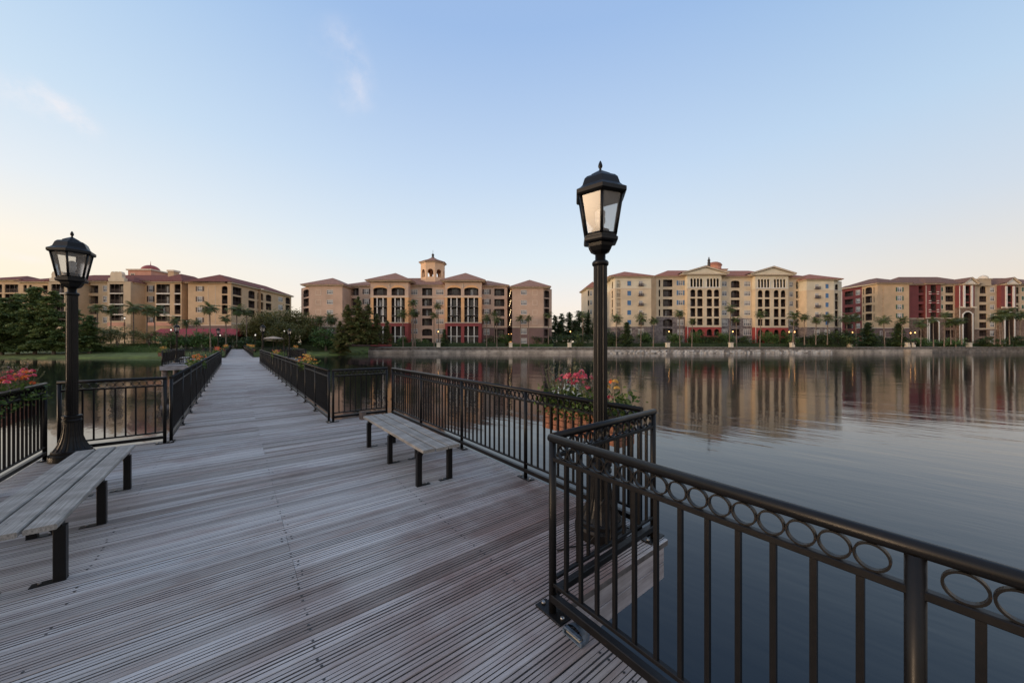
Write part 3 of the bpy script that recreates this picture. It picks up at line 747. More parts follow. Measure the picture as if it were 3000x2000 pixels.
# ------------------------------------------------------------------ flower boxes
def leaf_quads(mb, n, fn, size, aspect=.5, droop=0):
    for _ in range(n):
        p = Vector(fn()); s = size * random.uniform(.6, 1.35)
        d = Vector((random.gauss(0, 1), random.gauss(0, 1), random.gauss(.2, .8))).normalized()
        e = d.cross(Vector((random.gauss(0, 1), random.gauss(0, 1), random.gauss(0, 1)))).normalized()
        mb.col = (random.random(), random.random(), 0, 1)
        mb.poly([p - d * s * .5, p + e * s * aspect * .5, p + d * s * .5, p - e * s * aspect * .5])
def flower_box(label, flabel, x0, y0, x1, y1, z0, z1, kinds, spikes, n_leaf, n_fl, seed, leafsz=.05, lush=1.0, group='flower boxes on the railings'):
    random.seed(seed)
    L = y1 - y0; wd = x1 - x0
    root = thing('planter_box', label, 'flower box', W(x0, y0, z0), A, group)
    h = z1 - z0
    m = MB(); m.use('planter_wood')
    for k in range(4):
        za, zb = k * h / 4 + .002, (k + 1) * h / 4 - .006
        m.obox(0, .018, 0, L, za, zb, .003); m.obox(wd - .018, wd, 0, L, za, zb, .003)
        m.obox(.02, wd - .02, 0, .018, za, zb, .003); m.obox(.02, wd - .02, L - .018, L, za, zb, .003)
    m.box(.02, wd - .02, .02, L - .02, 0, .02)
    m.build('slat_box', root)
    m = MB(); m.use('iron')
    for y in (.15 * L, .85 * L): m.obox(-.012 if x0 > 0 else wd + .002, -.002 if x0 > 0 else wd + .012, y - .012, y + .012, .0, h + .02, .002)
    m.build('bracket', root)
    m = MB(); m.use('pile_wood'); m.box(.02, wd - .02, .02, L - .02, .021, h - .03); m.build('soil', root)
    fr = thing('flowers', flabel, 'flowers', W(x0 + wd/2, y0 + L/2, z1 - .03), A, 'flowers growing in the boxes')
    m = MB(); m.use('planter_leaf')
    def leafpos():
        y = random.uniform(-L/2 - .03, L/2 + .03); x = random.gauss(0, wd * .42)
        top = .30 * lush * (.55 + .45 * math.sin(y * 9 / L + seed) ** 2)
        return (x, y, random.triangular(-.10, top, .06))
    leaf_quads(m, n_leaf, leafpos, leafsz, .55)
    m.build('foliage', fr)
    if spikes:
        m = MB(); m.use('grass_spike')
        for _ in range(spikes):
            y = random.uniform(-L/2, L/2) if random.random() < .4 else random.choice((1, 1, -.2)) * L * .35 + random.gauss(0, .07)
            x = random.gauss(0, .05); hh = random.uniform(.28, .52) * lush
            m.col = (random.random(), 0, 0, 1)
            dx, dy = random.gauss(0, .09), random.gauss(0, .09); px = .004
            m.poly([(x - px, y, 0), (x + px, y, 0), (x + dx * .5 + px, y + dy * .5, hh * .6), (x + dx, y + dy, hh), (x + dx * .5 - px, y + dy * .5, hh * .6)])
            for q in range(6):
                t = .55 + .075 * q; c = Vector((x + dx * t, y + dy * t, hh * t))
                m.poly([c, c + Vector((random.gauss(0, .012), random.gauss(0, .012), .03)), c + Vector((random.gauss(0, .012), random.gauss(0, .012), .02))])
        m.build('grass_stem', fr)
    for mt, cnt, cy, spread in kinds:
        m = MB(); m.use(mt)
        for _ in range(cnt):
            y = max(-L/2, min(L/2, random.gauss(cy * L, spread * L))); x = random.gauss(-.03 if x0 > 0 else .03, .09)
            c = Vector((x, y, (.20 + .12 * random.random()) * lush + .06 * math.cos((y - cy * L) * 6 / L)))
            for _ in range(n_fl):
                d = Vector((random.gauss(0, 1), random.gauss(0, 1), abs(random.gauss(0, 1)))).normalized()
                p = c + d * .030; s = .0145
                e = d.cross(Vector((0, .3, 1))).normalized(); g = d.cross(e)
                m.col = (random.random(), 0, 0, 1)
                m.poly([p + e * s, p + g * s, p - e * s, p - g * s])
        m.build('blossom', fr)
flower_box('terracotta coloured slatted flower box hung outside the railing by the right lamp post', 'pink flowers with grassy stems in the box by the right lamp post', 2.80, 1.98, 3.04, 3.02, .64, .90,
           [('pink_petal', 27, .05, .15), ('orange_petal', 1, -.38, .05), ('yellow_petal', 3, -.43, .04)], 70, 2700, 14, 3, .05, 1.15)
flower_box('dark flower box behind the railing at the left photo edge', 'red and pink flowers at the left photo edge', -2.36, 6.5, -2.12, 7.74, .64, .90,
           [('pink_petal', 26, .1, .2), ('orange_petal', 14, .0, .2)], 60, 2300, 14, 5, .05, 1.1)
def rail_flowers(label, x, y, kinds, seed, L=.8, side=1, lush=1.0):
    x0, x1 = (x + .04, x + .27) if side > 0 else (x - .27, x - .04)
    flower_box('slatted box of ' + label, label, x0, y - L/2, x1, y + L/2, .66, .90, kinds, 14, 420, 7, seed, .09, lush, 'flower boxes along the walkway')
rail_flowers('yellow trailing flowers nearest on the right walkway railing', 1.5, 11.6, [('yellow_petal', 46, 0, .3), ('orange_petal', 12, .1, .3)], 11, 1.0, 1, 1.1)
rail_flowers('yellow and pink flowers farther along the right walkway railing', 1.5, 21.5, [('yellow_petal', 30, 0, .3), ('pink_petal', 8, -.1, .3)], 12, 1.0)
rail_flowers('orange flowers on the left walkway railing', -.83, 15.2, [('orange_petal', 26, 0, .3), ('yellow_petal', 8, .2, .3)], 13, 1.3, -1, 1.0)
rail_flowers('red flowers where the left walkway railing meets the platform', -.83, 30.5, [('orange_petal', 50, 0, .3), ('pink_petal', 20, 0, .3)], 14, 1.4, -1, 1.3)
rail_flowers('yellow flowers at the outer corner of the left platform', -4.0, 35.5, [('yellow_petal', 50, 0, .3)], 15, 1.6, -1, 1.3)
rail_flowers('pale orange flowers at the outer corner of the right platform', 4.69, 42, [('yellow_petal', 40, 0, .3), ('orange_petal', 20, 0, .3)], 16, 1.6, 1, 1.2)
for i, (x, y, s) in enumerate([(-.83, 52, -1), (-.83, 58, -1), (-.83, 65, -1), (1.5, 51, 1), (1.5, 55, 1), (1.5, 60, 1), (1.5, 66, 1), (1.5, 74, 1)]):
    where = ('left', 'right')[s > 0]; nth = ('nearest', 'second', 'third', 'fourth', 'last')[i if s < 0 else i - 3]
    rail_flowers('%s yellow flowers on the %s railing beyond the platform' % (nth, where), x, y, [('yellow_petal', 60, 0, .35), ('orange_petal', 20, 0, .3)], 20 + i, 2.2, s, 1.3)
random.seed(99)
bench('small distant bench on the left platform behind its railing', -3.4, 37.0, 1)
# ------------------------------------------------------------------ buildings
class Plane:
    def __init__(s, P0, P1):
        s.P = P0; l = math.dist(P0, P1); s.e = ((P1[0]-P0[0])/l, (P1[1]-P0[1])/l); s.i = (-s.e[1], s.e[0])   # i points into the building
    def T(s, o):
        return lambda u, w, z: (s.P[0] + s.e[0]*u + s.i[0]*w - o[0], s.P[1] + s.e[1]*u + s.i[1]*w - o[1], z)
    def u(s, px):
        t = (px - 1500) / FPX                      # x = t*y
        den = s.e[0] - t * s.e[1]
        return (t * s.P[1] - s.P[0]) / den
    def D(s, px): return s.P[1] + s.e[1] * s.u(px)
def flat(D): return Plane((0, D), (1, D))
class Bld:
    def __init__(s, label, zoom, D, name='apartment_building', cat='building'):
        s.zx, s.zy, s.zs = zoom; s.o = (at_px(s.zx + 700 / s.zs, D)[0], D)
        s.root = thing(name, label, cat, (s.o[0], s.o[1], 0), 0, 'apartment blocks across the lake' if name == 'apartment_building' else None)
    def px(s, v): return s.zx + v / s.zs
    def py(s, v): return s.zy + v / s.zs
    def mb(s, pl): return MB(pl.T(s.o))
    def fin(s, mb, name, parent=None, kind=None):
        o = mb.build(name, parent or s.root)
        if kind: o['kind'] = kind
        return o
ARC = 8
def opening(B, pl, op, u0, u1, z0, z1, rise, zb=None):
    ty = op[0]
    m = B.mb(pl)
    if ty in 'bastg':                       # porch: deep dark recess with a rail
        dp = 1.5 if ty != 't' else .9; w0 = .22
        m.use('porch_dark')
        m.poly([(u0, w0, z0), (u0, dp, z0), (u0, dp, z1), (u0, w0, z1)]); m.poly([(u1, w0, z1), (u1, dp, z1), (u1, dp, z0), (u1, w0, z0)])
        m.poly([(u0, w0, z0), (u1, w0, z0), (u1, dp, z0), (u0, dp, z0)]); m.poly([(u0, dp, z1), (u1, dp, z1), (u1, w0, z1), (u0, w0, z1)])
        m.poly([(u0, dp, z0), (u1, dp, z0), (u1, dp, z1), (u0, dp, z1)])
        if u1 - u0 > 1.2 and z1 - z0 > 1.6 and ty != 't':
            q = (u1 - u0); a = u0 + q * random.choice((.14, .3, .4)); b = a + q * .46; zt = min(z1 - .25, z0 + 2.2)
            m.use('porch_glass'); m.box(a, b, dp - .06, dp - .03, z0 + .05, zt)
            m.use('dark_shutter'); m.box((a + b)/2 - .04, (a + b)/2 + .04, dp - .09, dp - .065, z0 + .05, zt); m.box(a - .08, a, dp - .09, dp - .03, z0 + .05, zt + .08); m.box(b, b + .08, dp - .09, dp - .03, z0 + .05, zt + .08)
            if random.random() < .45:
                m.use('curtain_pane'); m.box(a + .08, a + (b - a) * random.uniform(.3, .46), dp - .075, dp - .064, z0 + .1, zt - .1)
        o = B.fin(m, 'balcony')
        if ty in 'ba':
            r = B.mb(pl); r.use('dark_shutter'); zr = z0 + (1.05 if z1 - z0 > 1.9 else .6)
            r.box(u0, u1, .08, .13, zr - .05, zr); r.box(u0, u1, .085, .125, z0 + .1, z0 + .14)
            n = max(3, int((u1 - u0) / .3))
            for k in range(1, n): r.box(u0 + (u1-u0)*k/n - .018, u0 + (u1-u0)*k/n + .018, .09, .12, z0 + .14, zr - .05)
            if u1 - u0 > 2.0:
                for k in (1, 2): r.box(u0 + (u1-u0)*k/3 - .03, u0 + (u1-u0)*k/3 + .03, .14, .19, z0 + .0, z1)
            B.fin(r, 'railing', o)
        return o
    # windows
    if ty == 'p':                           # closed coloured panel
        m.use(op[5] if len(op) > 5 else 'blue_shutter'); m.box(u0 + .02, u1 - .02, .03, .08, z0 + .02, z1 - .02)
        n = 5
        for k in range(n): m.box(u0 + .1, u1 - .1, .012, .028, z0 + .12 + (z1-z0-.24)*k/n, z0 + .12 + (z1-z0-.24)*(k+.55)/n)
        o = B.fin(m, 'shutter_panel')
        f = B.mb(pl); f.use('trim_cream')
        f.box(u0 - .14, u1 + .14, -.05, .0, z0 - .16, z0); f.box(u0 - .14, u1 + .14, -.05, .0, z1, z1 + .14); f.box(u0 - .14, u0, -.05, .0, z0, z1); f.box(u1, u1 + .14, -.05, .0, z0, z1)
        B.fin(f, 'panel_frame', o); return o
    if ty == 'q':                           # blind panel: only a raised moulding
        m.use('trim_cream'); t = .1
        m.box(u0, u1, -.035, .0, z0, z0 + t); m.box(u0, u1, -.035, .0, z1 - t, z1); m.box(u0, u0 + t, -.035, .0, z0 + t, z1 - t); m.box(u1 - t, u1, -.035, .0, z0 + t, z1 - t)
        return B.fin(m, 'wall_panel')
    m.use('pane_glass'); m.box(u0, u1, .10, .14, z0, z1)
    m.use('curtain_pane'); m.box(u0 + .05, u1 - .05, .085, .098, (z0 + z1)/2 + (z1-z0) * random.uniform(-.15, .2), z1 - .03)
    o = B.fin(m, 'window')
    f = B.mb(pl); f.use('trim_white'); t = .085; zm = (z0 + z1) / 2
    f.box(u0 - t, u1 + t, -.04, .0, z0 - .14, z0); f.box(u0 - t, u1 + t, -.04, .0, z1, z1 + .12); f.box(u0 - t, u0, -.04, .0, z0, z1); f.box(u1, u1 + t, -.04, .0, z0, z1)
    wd = u1 - u0; n = 2 if wd < 1.5 else 4
    for k in range(1, n): f.box(u0 + wd*k/n - .035, u0 + wd*k/n + .035, .03, .08, z0, z1)
    f.box(u0, u1, .035, .075, zm - .03, zm + .03)
    B.fin(f, 'window_frame', o)
    if ty in 'kcv':                         # shutters on both sides (dark, blue or green)
        sw = max(.45, wd * .33)
        for s in (0, 1):
            a = u0 - t - sw - .02 if s == 0 else u1 + t + .02
            g = B.mb(pl); g.use({'k': 'dark_shutter', 'c': 'blue_shutter', 'v': 'green_shutter'}[ty]); g.box(a, a + sw, -.06, .0, z0 - .05, z1 + .05)
            for k in range(6): g.box(a + .06, a + sw - .06, -.075, -.061, z0 + .05 + (z1-z0-.1)*k/6, z0 + .05 + (z1-z0-.1)*(k+.5)/6)
            B.fin(g, 'shutter', o)
    if ty == 'n':                           # juliet balcony below
        g = B.mb(pl); g.use('dark_shutter'); zr = z0 + (z1 - z0) * .52
        g.box(u0 - .3, u1 + .3, -.42, -.002, z0 - .16, z0 - .04); g.box(u0 - .3, u1 + .3, -.42, -.37, zr - .06, zr)
        k = 12
        for q in range(k + 1): 
            x = u0 - .28 + (u1 - u0 + .56) * q / k; g.box(x - .03, x + .03, -.41, -.38, z0 - .04, zr - .06)
        B.fin(g, 'railing', o)
    return o
def block(B, pl, vx0, vx1, vyt, bands, ops=(), depth=12, zb=.5, ref=None, sides=True, name='wall', zt=None):
    """one wing: a wall with real openings, its returns, and what stands in each opening. bands [(vy of its top, material)]"""
    ref = B.px(ref) if ref is not None else (B.px((vx0 + vx1) / 2))
    Dr = pl.D(ref)
    zz = lambda vy: z_at(B.py(vy), Dr)
    u0, u1 = pl.u(B.px(vx0)), pl.u(B.px(vx1)); zt = zz(vyt) if zt is None else zt
    bz = [(zt if i == 0 else zz(v), mm) for i, (v, mm) in enumerate(bands)]
    def bm(z):
        r = bz[0][1]
        for t, mm in bz:
            if z < t: r = mm
        return r
    holes = []
    for op in ops:
        a, b = pl.u(B.px(op[1])), pl.u(B.px(op[2])); c, d = zz(op[4]), zz(op[3])
        if op[0] == 'q': opening(B, pl, op, a, b, c, d, 0); continue
        rise = 0
        if op[0] == 'a': rise = min((b - a) / 2, .55 if b - a > 1.6 else 9)
        if op[0] == 't': rise = (b - a) / 2
        if op[0] == 'g': rise = (b - a) / 2 if b - a < 3 else .6
        holes.append((a, b, c, d, rise)); opening(B, pl, op, a, b, c, d, rise)
    us = sorted({u0, u1} | {h[k] for h in holes for k in (0, 1) if u0 < h[k] < u1}); zs = sorted({zb, zt} | {h[k] for h in holes for k in (2, 3) if zb < h[k] < zt} | {t for t, _ in bz if zb < t < zt})
    m = B.mb(pl)
    for a, b in zip(us, us[1:]):
        for c, d in zip(zs, zs[1:]):
            x, z = (a + b)/2, (c + d)/2
            if any(h[0] < x < h[1] and h[2] < z < h[3] for h in holes): continue
            m.use(bm(z)); m.poly([(a, 0, c), (b, 0, c), (b, 0, d), (a, 0, d)])
    for a, b, c, d, rise in holes:
        m.use(bm((c + d)/2)); w = .22
        zs_ = d - rise
        m.poly([(a, 0, c), (a, w, c), (a, w, zs_), (a, 0, zs_)][::-1]); m.poly([(b, 0, c), (b, w, c), (b, w, zs_), (b, 0, zs_)])
        m.poly([(a, 0, c), (b, 0, c), (b, w, c), (a, w, c)])
        if rise == 0: m.poly([(a, 0, d), (a, w, d), (b, w, d), (b, 0, d)])
        else:
            um = (a + b)/2; hw = (b - a)/2
            arc = [(um - hw * math.cos(PI * k / ARC), zs_ + rise * math.sin(PI * k / ARC)) for k in range(ARC + 1)]
            for (p, q), (p2, q2) in zip(arc, arc[1:]):
                cx = a if p2 <= um + 1e-6 else b
                m.poly([(cx, 0, d), (p, 0, q), (p2, 0, q2)]); m.poly([(p, 0, q), (p, w, q), (p2, w, q2), (p2, 0, q2)])
            for (p, q), (p2, q2) in zip(arc, arc[1:]):      # close the corner behind the arch
                cx = a if p2 <= um + 1e-6 else b
                m.poly([(cx, w, d), (p2, w, q2), (p, w, q)])
    if sides and sides != 'none':
        zl = [zt] + [t for t, _ in bz[1:] if zb < t < zt] + [zb]
        for d, c in zip(zl, zl[1:]):
            m.use(bm((c + d)/2))
            if sides != 'r': m.poly([(u0, depth, c), (u0, 0, c), (u0, 0, d), (u0, depth, d)])
            if sides != 'l': m.poly([(u1, 0, c), (u1, depth, c), (u1, depth, d), (u1, 0, d)])
            m.poly([(u1, depth, c), (u0, depth, c), (u0, depth, d), (u1, depth, d)])
    m.poly([(u0, 0, zt), (u1, 0, zt), (u1, depth, zt), (u0, depth, zt)])
    B.fin(m, name)
    # string courses where the colour changes
    for t, mm in bz[1:]:
        c = B.mb(pl); c.use('trim_cream'); c.box(u0 - .04, u1 + .04, -.07, -.003, t - .12, t + .12); B.fin(c, 'string_course')
    return u0, u1, zt
def hip(B, pl, u0, u1, z, rise, depth, mt, ov=.75, w0=0, name='roof', cor='trim_cream'):
    a, b, c, d = u0 - ov, u1 + ov, w0 - ov, w0 + depth + ov
    m = B.mb(pl); m.use(cor)
    m.box(a + .35, b - .35, c + .35, d - .35, z + .003, z + .16); m.box(a + .12, b - .12, c + .12, d - .12, z + .16, z + .30)
    m.use(mt); z1 = z + .30; z2 = z1 + .18
    lo = [(a, c), (b, c), (b, d), (a, d)]
    m.poly([(x, y, z1) for x, y in lo][::-1])
    for k in range(4):
        p, q = lo[k], lo[(k + 1) % 4]; m.poly([(*p, z1), (*q, z1), (*q, z2), (*p, z2)])
    if b - a >= d - c:
        h = (d - c)/2; r0, r1 = (a + h, c + h, z2 + rise), (b - h, c + h, z2 + rise)
        m.poly([(a, c, z2), (b, c, z2), r1, r0]); m.poly([(b, d, z2), (a, d, z2), r0, r1]); m.poly([(a, d, z2), (a, c, z2), r0]); m.poly([(b, c, z2), (b, d, z2), r1])
    else:
        h = (b - a)/2; r0, r1 = (a + h, c + h, z2 + rise), (a + h, d - h, z2 + rise)
        m.poly([(a, c, z2), (b, c, z2), r0]); m.poly([(b, d, z2), (a, d, z2), r1]); m.poly([(a, d, z2), (a, c, z2), r0, r1]); m.poly([(b, c, z2), (b, d, z2), r1, r0])
    B.fin(m, name)
def gable(B, pl, u0, u1, z, rise, depth, mt, ov=1.3, fill='pale_stucco', w0=0):
    a, b, c, d = u0 - ov, u1 + ov, w0 - .9, w0 + depth
    um = (a + b)/2
    m = B.mb(pl); m.use('trim_cream'); m.box(a + .5, b - .5, c + .35, d, z + .003, z + .22); m.box(a + .1, b - .1, c + .1, d, z + .22, z + .42)
    z1 = z + .42
    for (x0, zz0, x1, zz1) in ((a, z1, um, z1 + rise), (um, z1 + rise, b, z1)):     # raking cornices
        m.poly([(x0, c, zz0), (x1, c, zz1), (x1, c, zz1 + .38), (x0, c, zz0 + .38)]); m.poly([(x0, c + .55, zz0), (x0, c + .55, zz0 + .01), (x1, c + .55, zz1 + .01), (x1, c + .55, zz1)])
        m.poly([(x0, c, zz0), (x0, c + .55, zz0), (x1, c + .55, zz1), (x1, c, zz1)])
    m.use(fill); m.poly([(a + .4, c + .5, z1), (b - .4, c + .5, z1), (um, c + .5, z1 + rise - .15)])
    m.use('trim_cream'); 
    k = .55; zc = z1 + .35
    m.box(um - (b-a)*.2, um + (b-a)*.2, c + .42, c + .49, zc - .08, zc)
    m.use(mt)
    m.poly([(a - .1, c - .1, z1 + .30), (um, c - .1, z1 + rise + .39), (um, d, z1 + rise + .39), (a - .1, d, z1 + .30)][::-1]); m.poly([(um, c - .1, z1 + rise + .39), (b + .1, c - .1, z1 + .30), (b + .1, d, z1 + .30), (um, d, z1 + rise + .39)][::-1])
    m.poly([(a, d, z1), (um, d, z1 + rise), (b, d, z1)])
    B.fin(m, 'pediment_roof')
def cols(ty, xs, rows, *ex): return [(ty, a, b, c, d, *ex) for a, b in xs for c, d in rows]
def bars(B, pl, ref, items, mt, name, w0=-.02, w1=.2):
    """upright or level bars given as (vx0, vx1, vy0, vy1), each a part"""
    Dr = pl.D(B.px(ref))
    for a, b, c, d in items:
        m = B.mb(pl); m.use(mt); m.box(pl.u(B.px(a)), pl.u(B.px(b)), w0, w1, z_at(B.py(d), Dr), z_at(B.py(c), Dr)); B.fin(m, name)
def lathe_part(B, x, y, prof, mt, name, n=16, rot=0, smooth=False):
    m = MB(lambda a, b, c: (a + x - B.o[0], b + y - B.o[1], c)); m.use(mt); m.lathe(prof, n, rot=rot, smooth=smooth); return B.fin(m, name)

# ---- the pink-beige block with the octagonal tower
def beige_block():
    B = Bld('long beige apartment block with an octagonal orange tower and two orange pavilions', (850, 700, 2.613), 112)
    R = [(375, 432), (455, 512), (532, 587), (608, 662)]
    W_, P_, C_ = flat(107), flat(110), flat(113)
    # left wing with a canted porch end
    pk = [(360, 'tan_stucco'), (670, 'plum_stucco')]
    a = block(B, W_, 145, 400, 360, pk, cols('w', [(283, 326)], [(392, 420), (468, 496), (545, 572), (618, 645)]) + cols('q', [(196, 236)], [(390, 430), (465, 502), (540, 578), (612, 650)]) + cols('w', [(283, 326)], [(690, 728), (765, 795)]), 16)
    hip(B, W_, a[0] - 1.6, a[1], a[2], 3.0, 16, 'brown_tile')
    c1 = Plane(at_px(B.px(85), 111.6), at_px(B.px(145), 107))
    block(B, c1, 85, 144, 360, pk, cols('a', [(100, 143)], [(380, 440)]) + cols('b', [(100, 143)], [(450, 512), (527, 585), (603, 660), (680, 735), (755, 797)]), 5, ref=144, zt=a[2])
    # links
    lk = [(362, 'pinkbeige_stucco'), (675, 'plum_stucco')]
    a = block(B, C_, 415, 625, 366, lk, cols('b', [(445, 525)], R + [(682, 738), (760, 797)]) + cols('k', [(568, 600)], [(384, 420), (460, 497), (538, 573), (614, 650)]), 13)
    hip(B, C_, a[0], a[1] + 8, a[2], 2.6, 13, 'brown_tile')
    a = block(B, C_, 1455, 1662, 366, lk, cols('b', [(1563, 1640)], [(380, 435), (460, 515), (535, 590), (610, 665), (690, 742), (762, 797)]) + cols('k', [(1486, 1522)], [(388, 422), (462, 500), (538, 573), (614, 650)]) + cols('w', [(1483, 1524)], [(690, 730), (768, 795)]), 13)
    hip(B, C_, a[0] - 8, a[1], a[2], 2.6, 13, 'brown_tile')
    # centre
    ct = [(362, 'pinkbeige_stucco'), (446, 'tan_stucco')]
    a = block(B, C_, 900, 1192, 362, ct, cols('b', [(1010, 1087)], R) + cols('a', [(1010, 1087)], [(687, 740)]) + cols('b', [(1010, 1087)], [(760, 800)]) + cols('w', [(918, 974), (1118, 1174)], [(388, 424), (465, 500), (540, 575), (615, 646), (690, 722), (766, 792)]), 13)
    hip(B, C_, a[0] - 9, a[1] + 9, a[2], 3.3, 13, 'brown_tile')
    # two pavilions with tall framed porches
    for x0, x1, bays in ((615, 905, ((637, 742), (775, 878))), (1185, 1465, ((1203, 1308), (1333, 1441)))):
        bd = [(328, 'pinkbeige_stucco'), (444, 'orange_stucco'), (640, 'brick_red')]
        ops = []
        for p, q in bays: ops += [('a', p, q, 372, 432), ('s', p, q, 450, 515), ('s', p, q, 520, 585), ('s', p, q, 594, 637), ('s', p, q, 668, 800)]
        a = block(B, P_, x0, x1, 328, bd, ops, 14)
        hip(B, P_, a[0], a[1], a[2], 3.4, 14, 'brown_tile', 1.3)
        for p, q in bays:
            w = q - p
            bars(B, P_, p, [(p + w*f - 3.5, p + w*f + 3.5, 450, 638) for f in (.27, .70)] + [(p + w*f - 3.5, p + w*f + 3.5, 668, 806) for f in (.27, .70)], 'trim_white', 'column', .02, .2)
            bars(B, P_, p, [(p, q, 514.5, 520.5), (p, q, 584.5, 594.5), (p, q, 742, 746)], 'trim_white', 'floor_band', .0, .18)
            # orange arch surround
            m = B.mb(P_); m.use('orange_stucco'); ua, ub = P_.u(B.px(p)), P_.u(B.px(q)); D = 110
            zc = z_at(B.py(372), D) - .55; um = (ua + ub)/2; hw = (ub - ua)/2
            pts = [(um - (hw) * math.cos(PI*k/10), zc + .55 * math.sin(PI*k/10) + .04) for k in range(11)]; pt2 = [(um - (hw + .12) * math.cos(PI*k/10), zc + 1.25 * math.sin(PI*k/10) + .04) for k in range(11)]
            for k in range(10):
                m.poly([(pts[k][0], -.05, pts[k][1]), (pts[k+1][0], -.05, pts[k+1][1]), (pt2[k+1][0], -.05, pt2[k+1][1]), (pt2[k][0], -.05, pt2[k][1])])
                m.poly([(pt2[k][0], -.05, pt2[k][1]), (pt2[k+1][0], -.05, pt2[k+1][1]), (pt2[k+1][0], 0, pt2[k+1][1]), (pt2[k][0], 0, pt2[k][1])])
            B.fin(m, 'arch_surround')
        bars(B, P_, x0, [((bays[0][1] + bays[1][0])/2 - 3, (bays[0][1] + bays[1][0])/2 + 3, 340, 372)], 'trim_cream', 'medallion', -.12, -.01)
    # stair slot with its lights
    s = flat(116.5)
    m = B.mb(C_); m.use('dark_shutter'); ua, ub = C_.u(B.px(1662)), C_.u(B.px(1704)); zt = z_at(B.py(366), 113)
    m.box(ua, ub, 3.5, 8, .5, zt); B.fin(m, 'stairwell')
    for k in range(6):
        z = 3.6 + 3.1 * k
        m = B.mb(C_); m.use('dark_shutter')
        m.box(ua + .02, ub - .02, .6, 3.45, z - .25, z)
        B.fin(m, 'stair_landing')
        if 0 < k < 5:
            for q in range(4):
                m = B.mb(C_); m.use('stair_glow'); x = ua + .7 + (ub - ua - 1.3) * q / 3; zz = z + .5 + .55 * q
                m.box(x - .06, x + .06, .5, .58, zz - .06, zz + .06); B.fin(m, 'stair_light')
    for x, z in ((.25, 4.2), (.75, 4.25), (.3, 1.75), (.5, 1.8), (.7, 1.75)):
        m = B.mb(C_); m.use('lamp_glow'); xx = ua + (ub - ua) * x; m.box(xx - .09, xx + .09, .4, .5, z, z + .18); B.fin(m, 'stair_light')
    # right wing
    a = block(B, W_, 1700, 1938, 376, [(376, 'tan_stucco'), (675, 'plum_stucco')], cols('w', [(1768, 1810)], [(393, 423), (472, 503), (547, 574), (620, 648)]) + cols('q', [(1855, 1892)], [(390, 428), (468, 505), (543, 580), (616, 652)]) + cols('w', [(1768, 1810)], [(686, 725), (762, 795)]), 16)
    hip(B, W_, a[0], a[1] + 1.6, a[2], 3.0, 16, 'brown_tile')
    c2 = Plane(at_px(B.px(1938), 107), at_px(B.px(2004), 109.2))
    block(B, c2, 1939, 2003, 376, [(376, 'tan_stucco'), (675, 'plum_stucco')], cols('a', [(1945, 1985)], [(390, 446)]) + cols('b', [(1945, 1985)], [(455, 522), (530, 597), (604, 666), (690, 742), (755, 797)]), 5, ref=1939, zt=a[2])
    # octagonal belvedere
    D = 119; x, y = at_px(B.px(1093), D); r = (1180 - 1006) / 2 / 2.613 * D / FPX / math.cos(PI/8) * .97
    z0, z1 = z_at(B.py(318), 113) - 1.2, z_at(B.py(190), D)
    zo0, zo1 = z_at(B.py(304), D), z_at(B.py(244), D)
    for k in range(8):
        p = (x + r * math.cos(PI/4*k - 5*PI/8), y + r * math.sin(PI/4*k - 5*PI/8)); q = (x + r * math.cos(PI/4*(k+1) - 5*PI/8), y + r * math.sin(PI/4*(k+1) - 5*PI/8))
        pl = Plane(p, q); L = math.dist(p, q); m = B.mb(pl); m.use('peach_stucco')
        a, b = L/2 - .92, L/2 + .92; w = .45; zs = zo1 - .92
        m.poly([(0, 0, z0), (L, 0, z0), (L, 0, zo0), (0, 0, zo0)]); m.poly([(0, 0, zo0), (a, 0, zo0), (a, 0, z1), (0, 0, z1)]); m.poly([(b, 0, zo0), (L, 0, zo0), (L, 0, z1), (b, 0, z1)]); m.poly([(a, 0, zo1), (b, 0, zo1), (b, 0, z1), (a, 0, z1)])
        m.poly([(a, w, zo0), (a, 0, zo0), (a, 0, zs), (a, w, zs)][::-1]); m.poly([(b, 0, zo0), (b, w, zo0), (b, w, zs), (b, 0, zs)]); m.poly([(a, 0, zo0), (b, 0, zo0), (b, w, zo0), (a, w, zo0)])
        m.poly([(.2, w, zo0), (a, w, zo0), (a, w, z1), (.2, w, z1)][::-1]); m.poly([(b, w, zo0), (L-.2, w, zo0), (L-.2, w, z1), (b, w, z1)][::-1])
        arc = [(L/2 - .92 * math.cos(PI*j/ARC), zs + .92 * math.sin(PI*j/ARC)) for j in range(ARC + 1)]
        for (p1, q1), (p2, q2) in zip(arc, arc[1:]):
            cx = a if p2 <= L/2 + 1e-6 else b
            m.poly([(cx, 0, zo1), (p1, 0, q1), (p2, 0, q2)]); m.poly([(p1, 0, q1), (p1, w, q1), (p2, w, q2), (p2, 0, q2)])
        B.fin(m, 'tower_wall')
    rt = PI/8
    lathe_part(B, x, y, [(r + .1, z1 - .35), (r + .45, z1 - .1), (r + .45, z1 + .05)], 'trim_cream', 'tower_cornice', 8, rt)
    lathe_part(B, x, y, [(r + .7, z1 + .055), (r + .7, z1 + .25), (r * .5, z_at(B.py(162), D)), (.3, z_at(B.py(142), D))], 'brown_tile', 'tower_roof', 8, rt)
    zf = z_at(B.py(143), D)
    lathe_part(B, x, y, [(.55, zf - .2), (.5, zf + .2), (.3, zf + .3), (.45, zf + .9), (.35, zf + 1.2), (.06, zf + 1.35), (.05, zf + 2.3), (.01, zf + 2.6)], 'bronze', 'finial', 10)
beige_block()

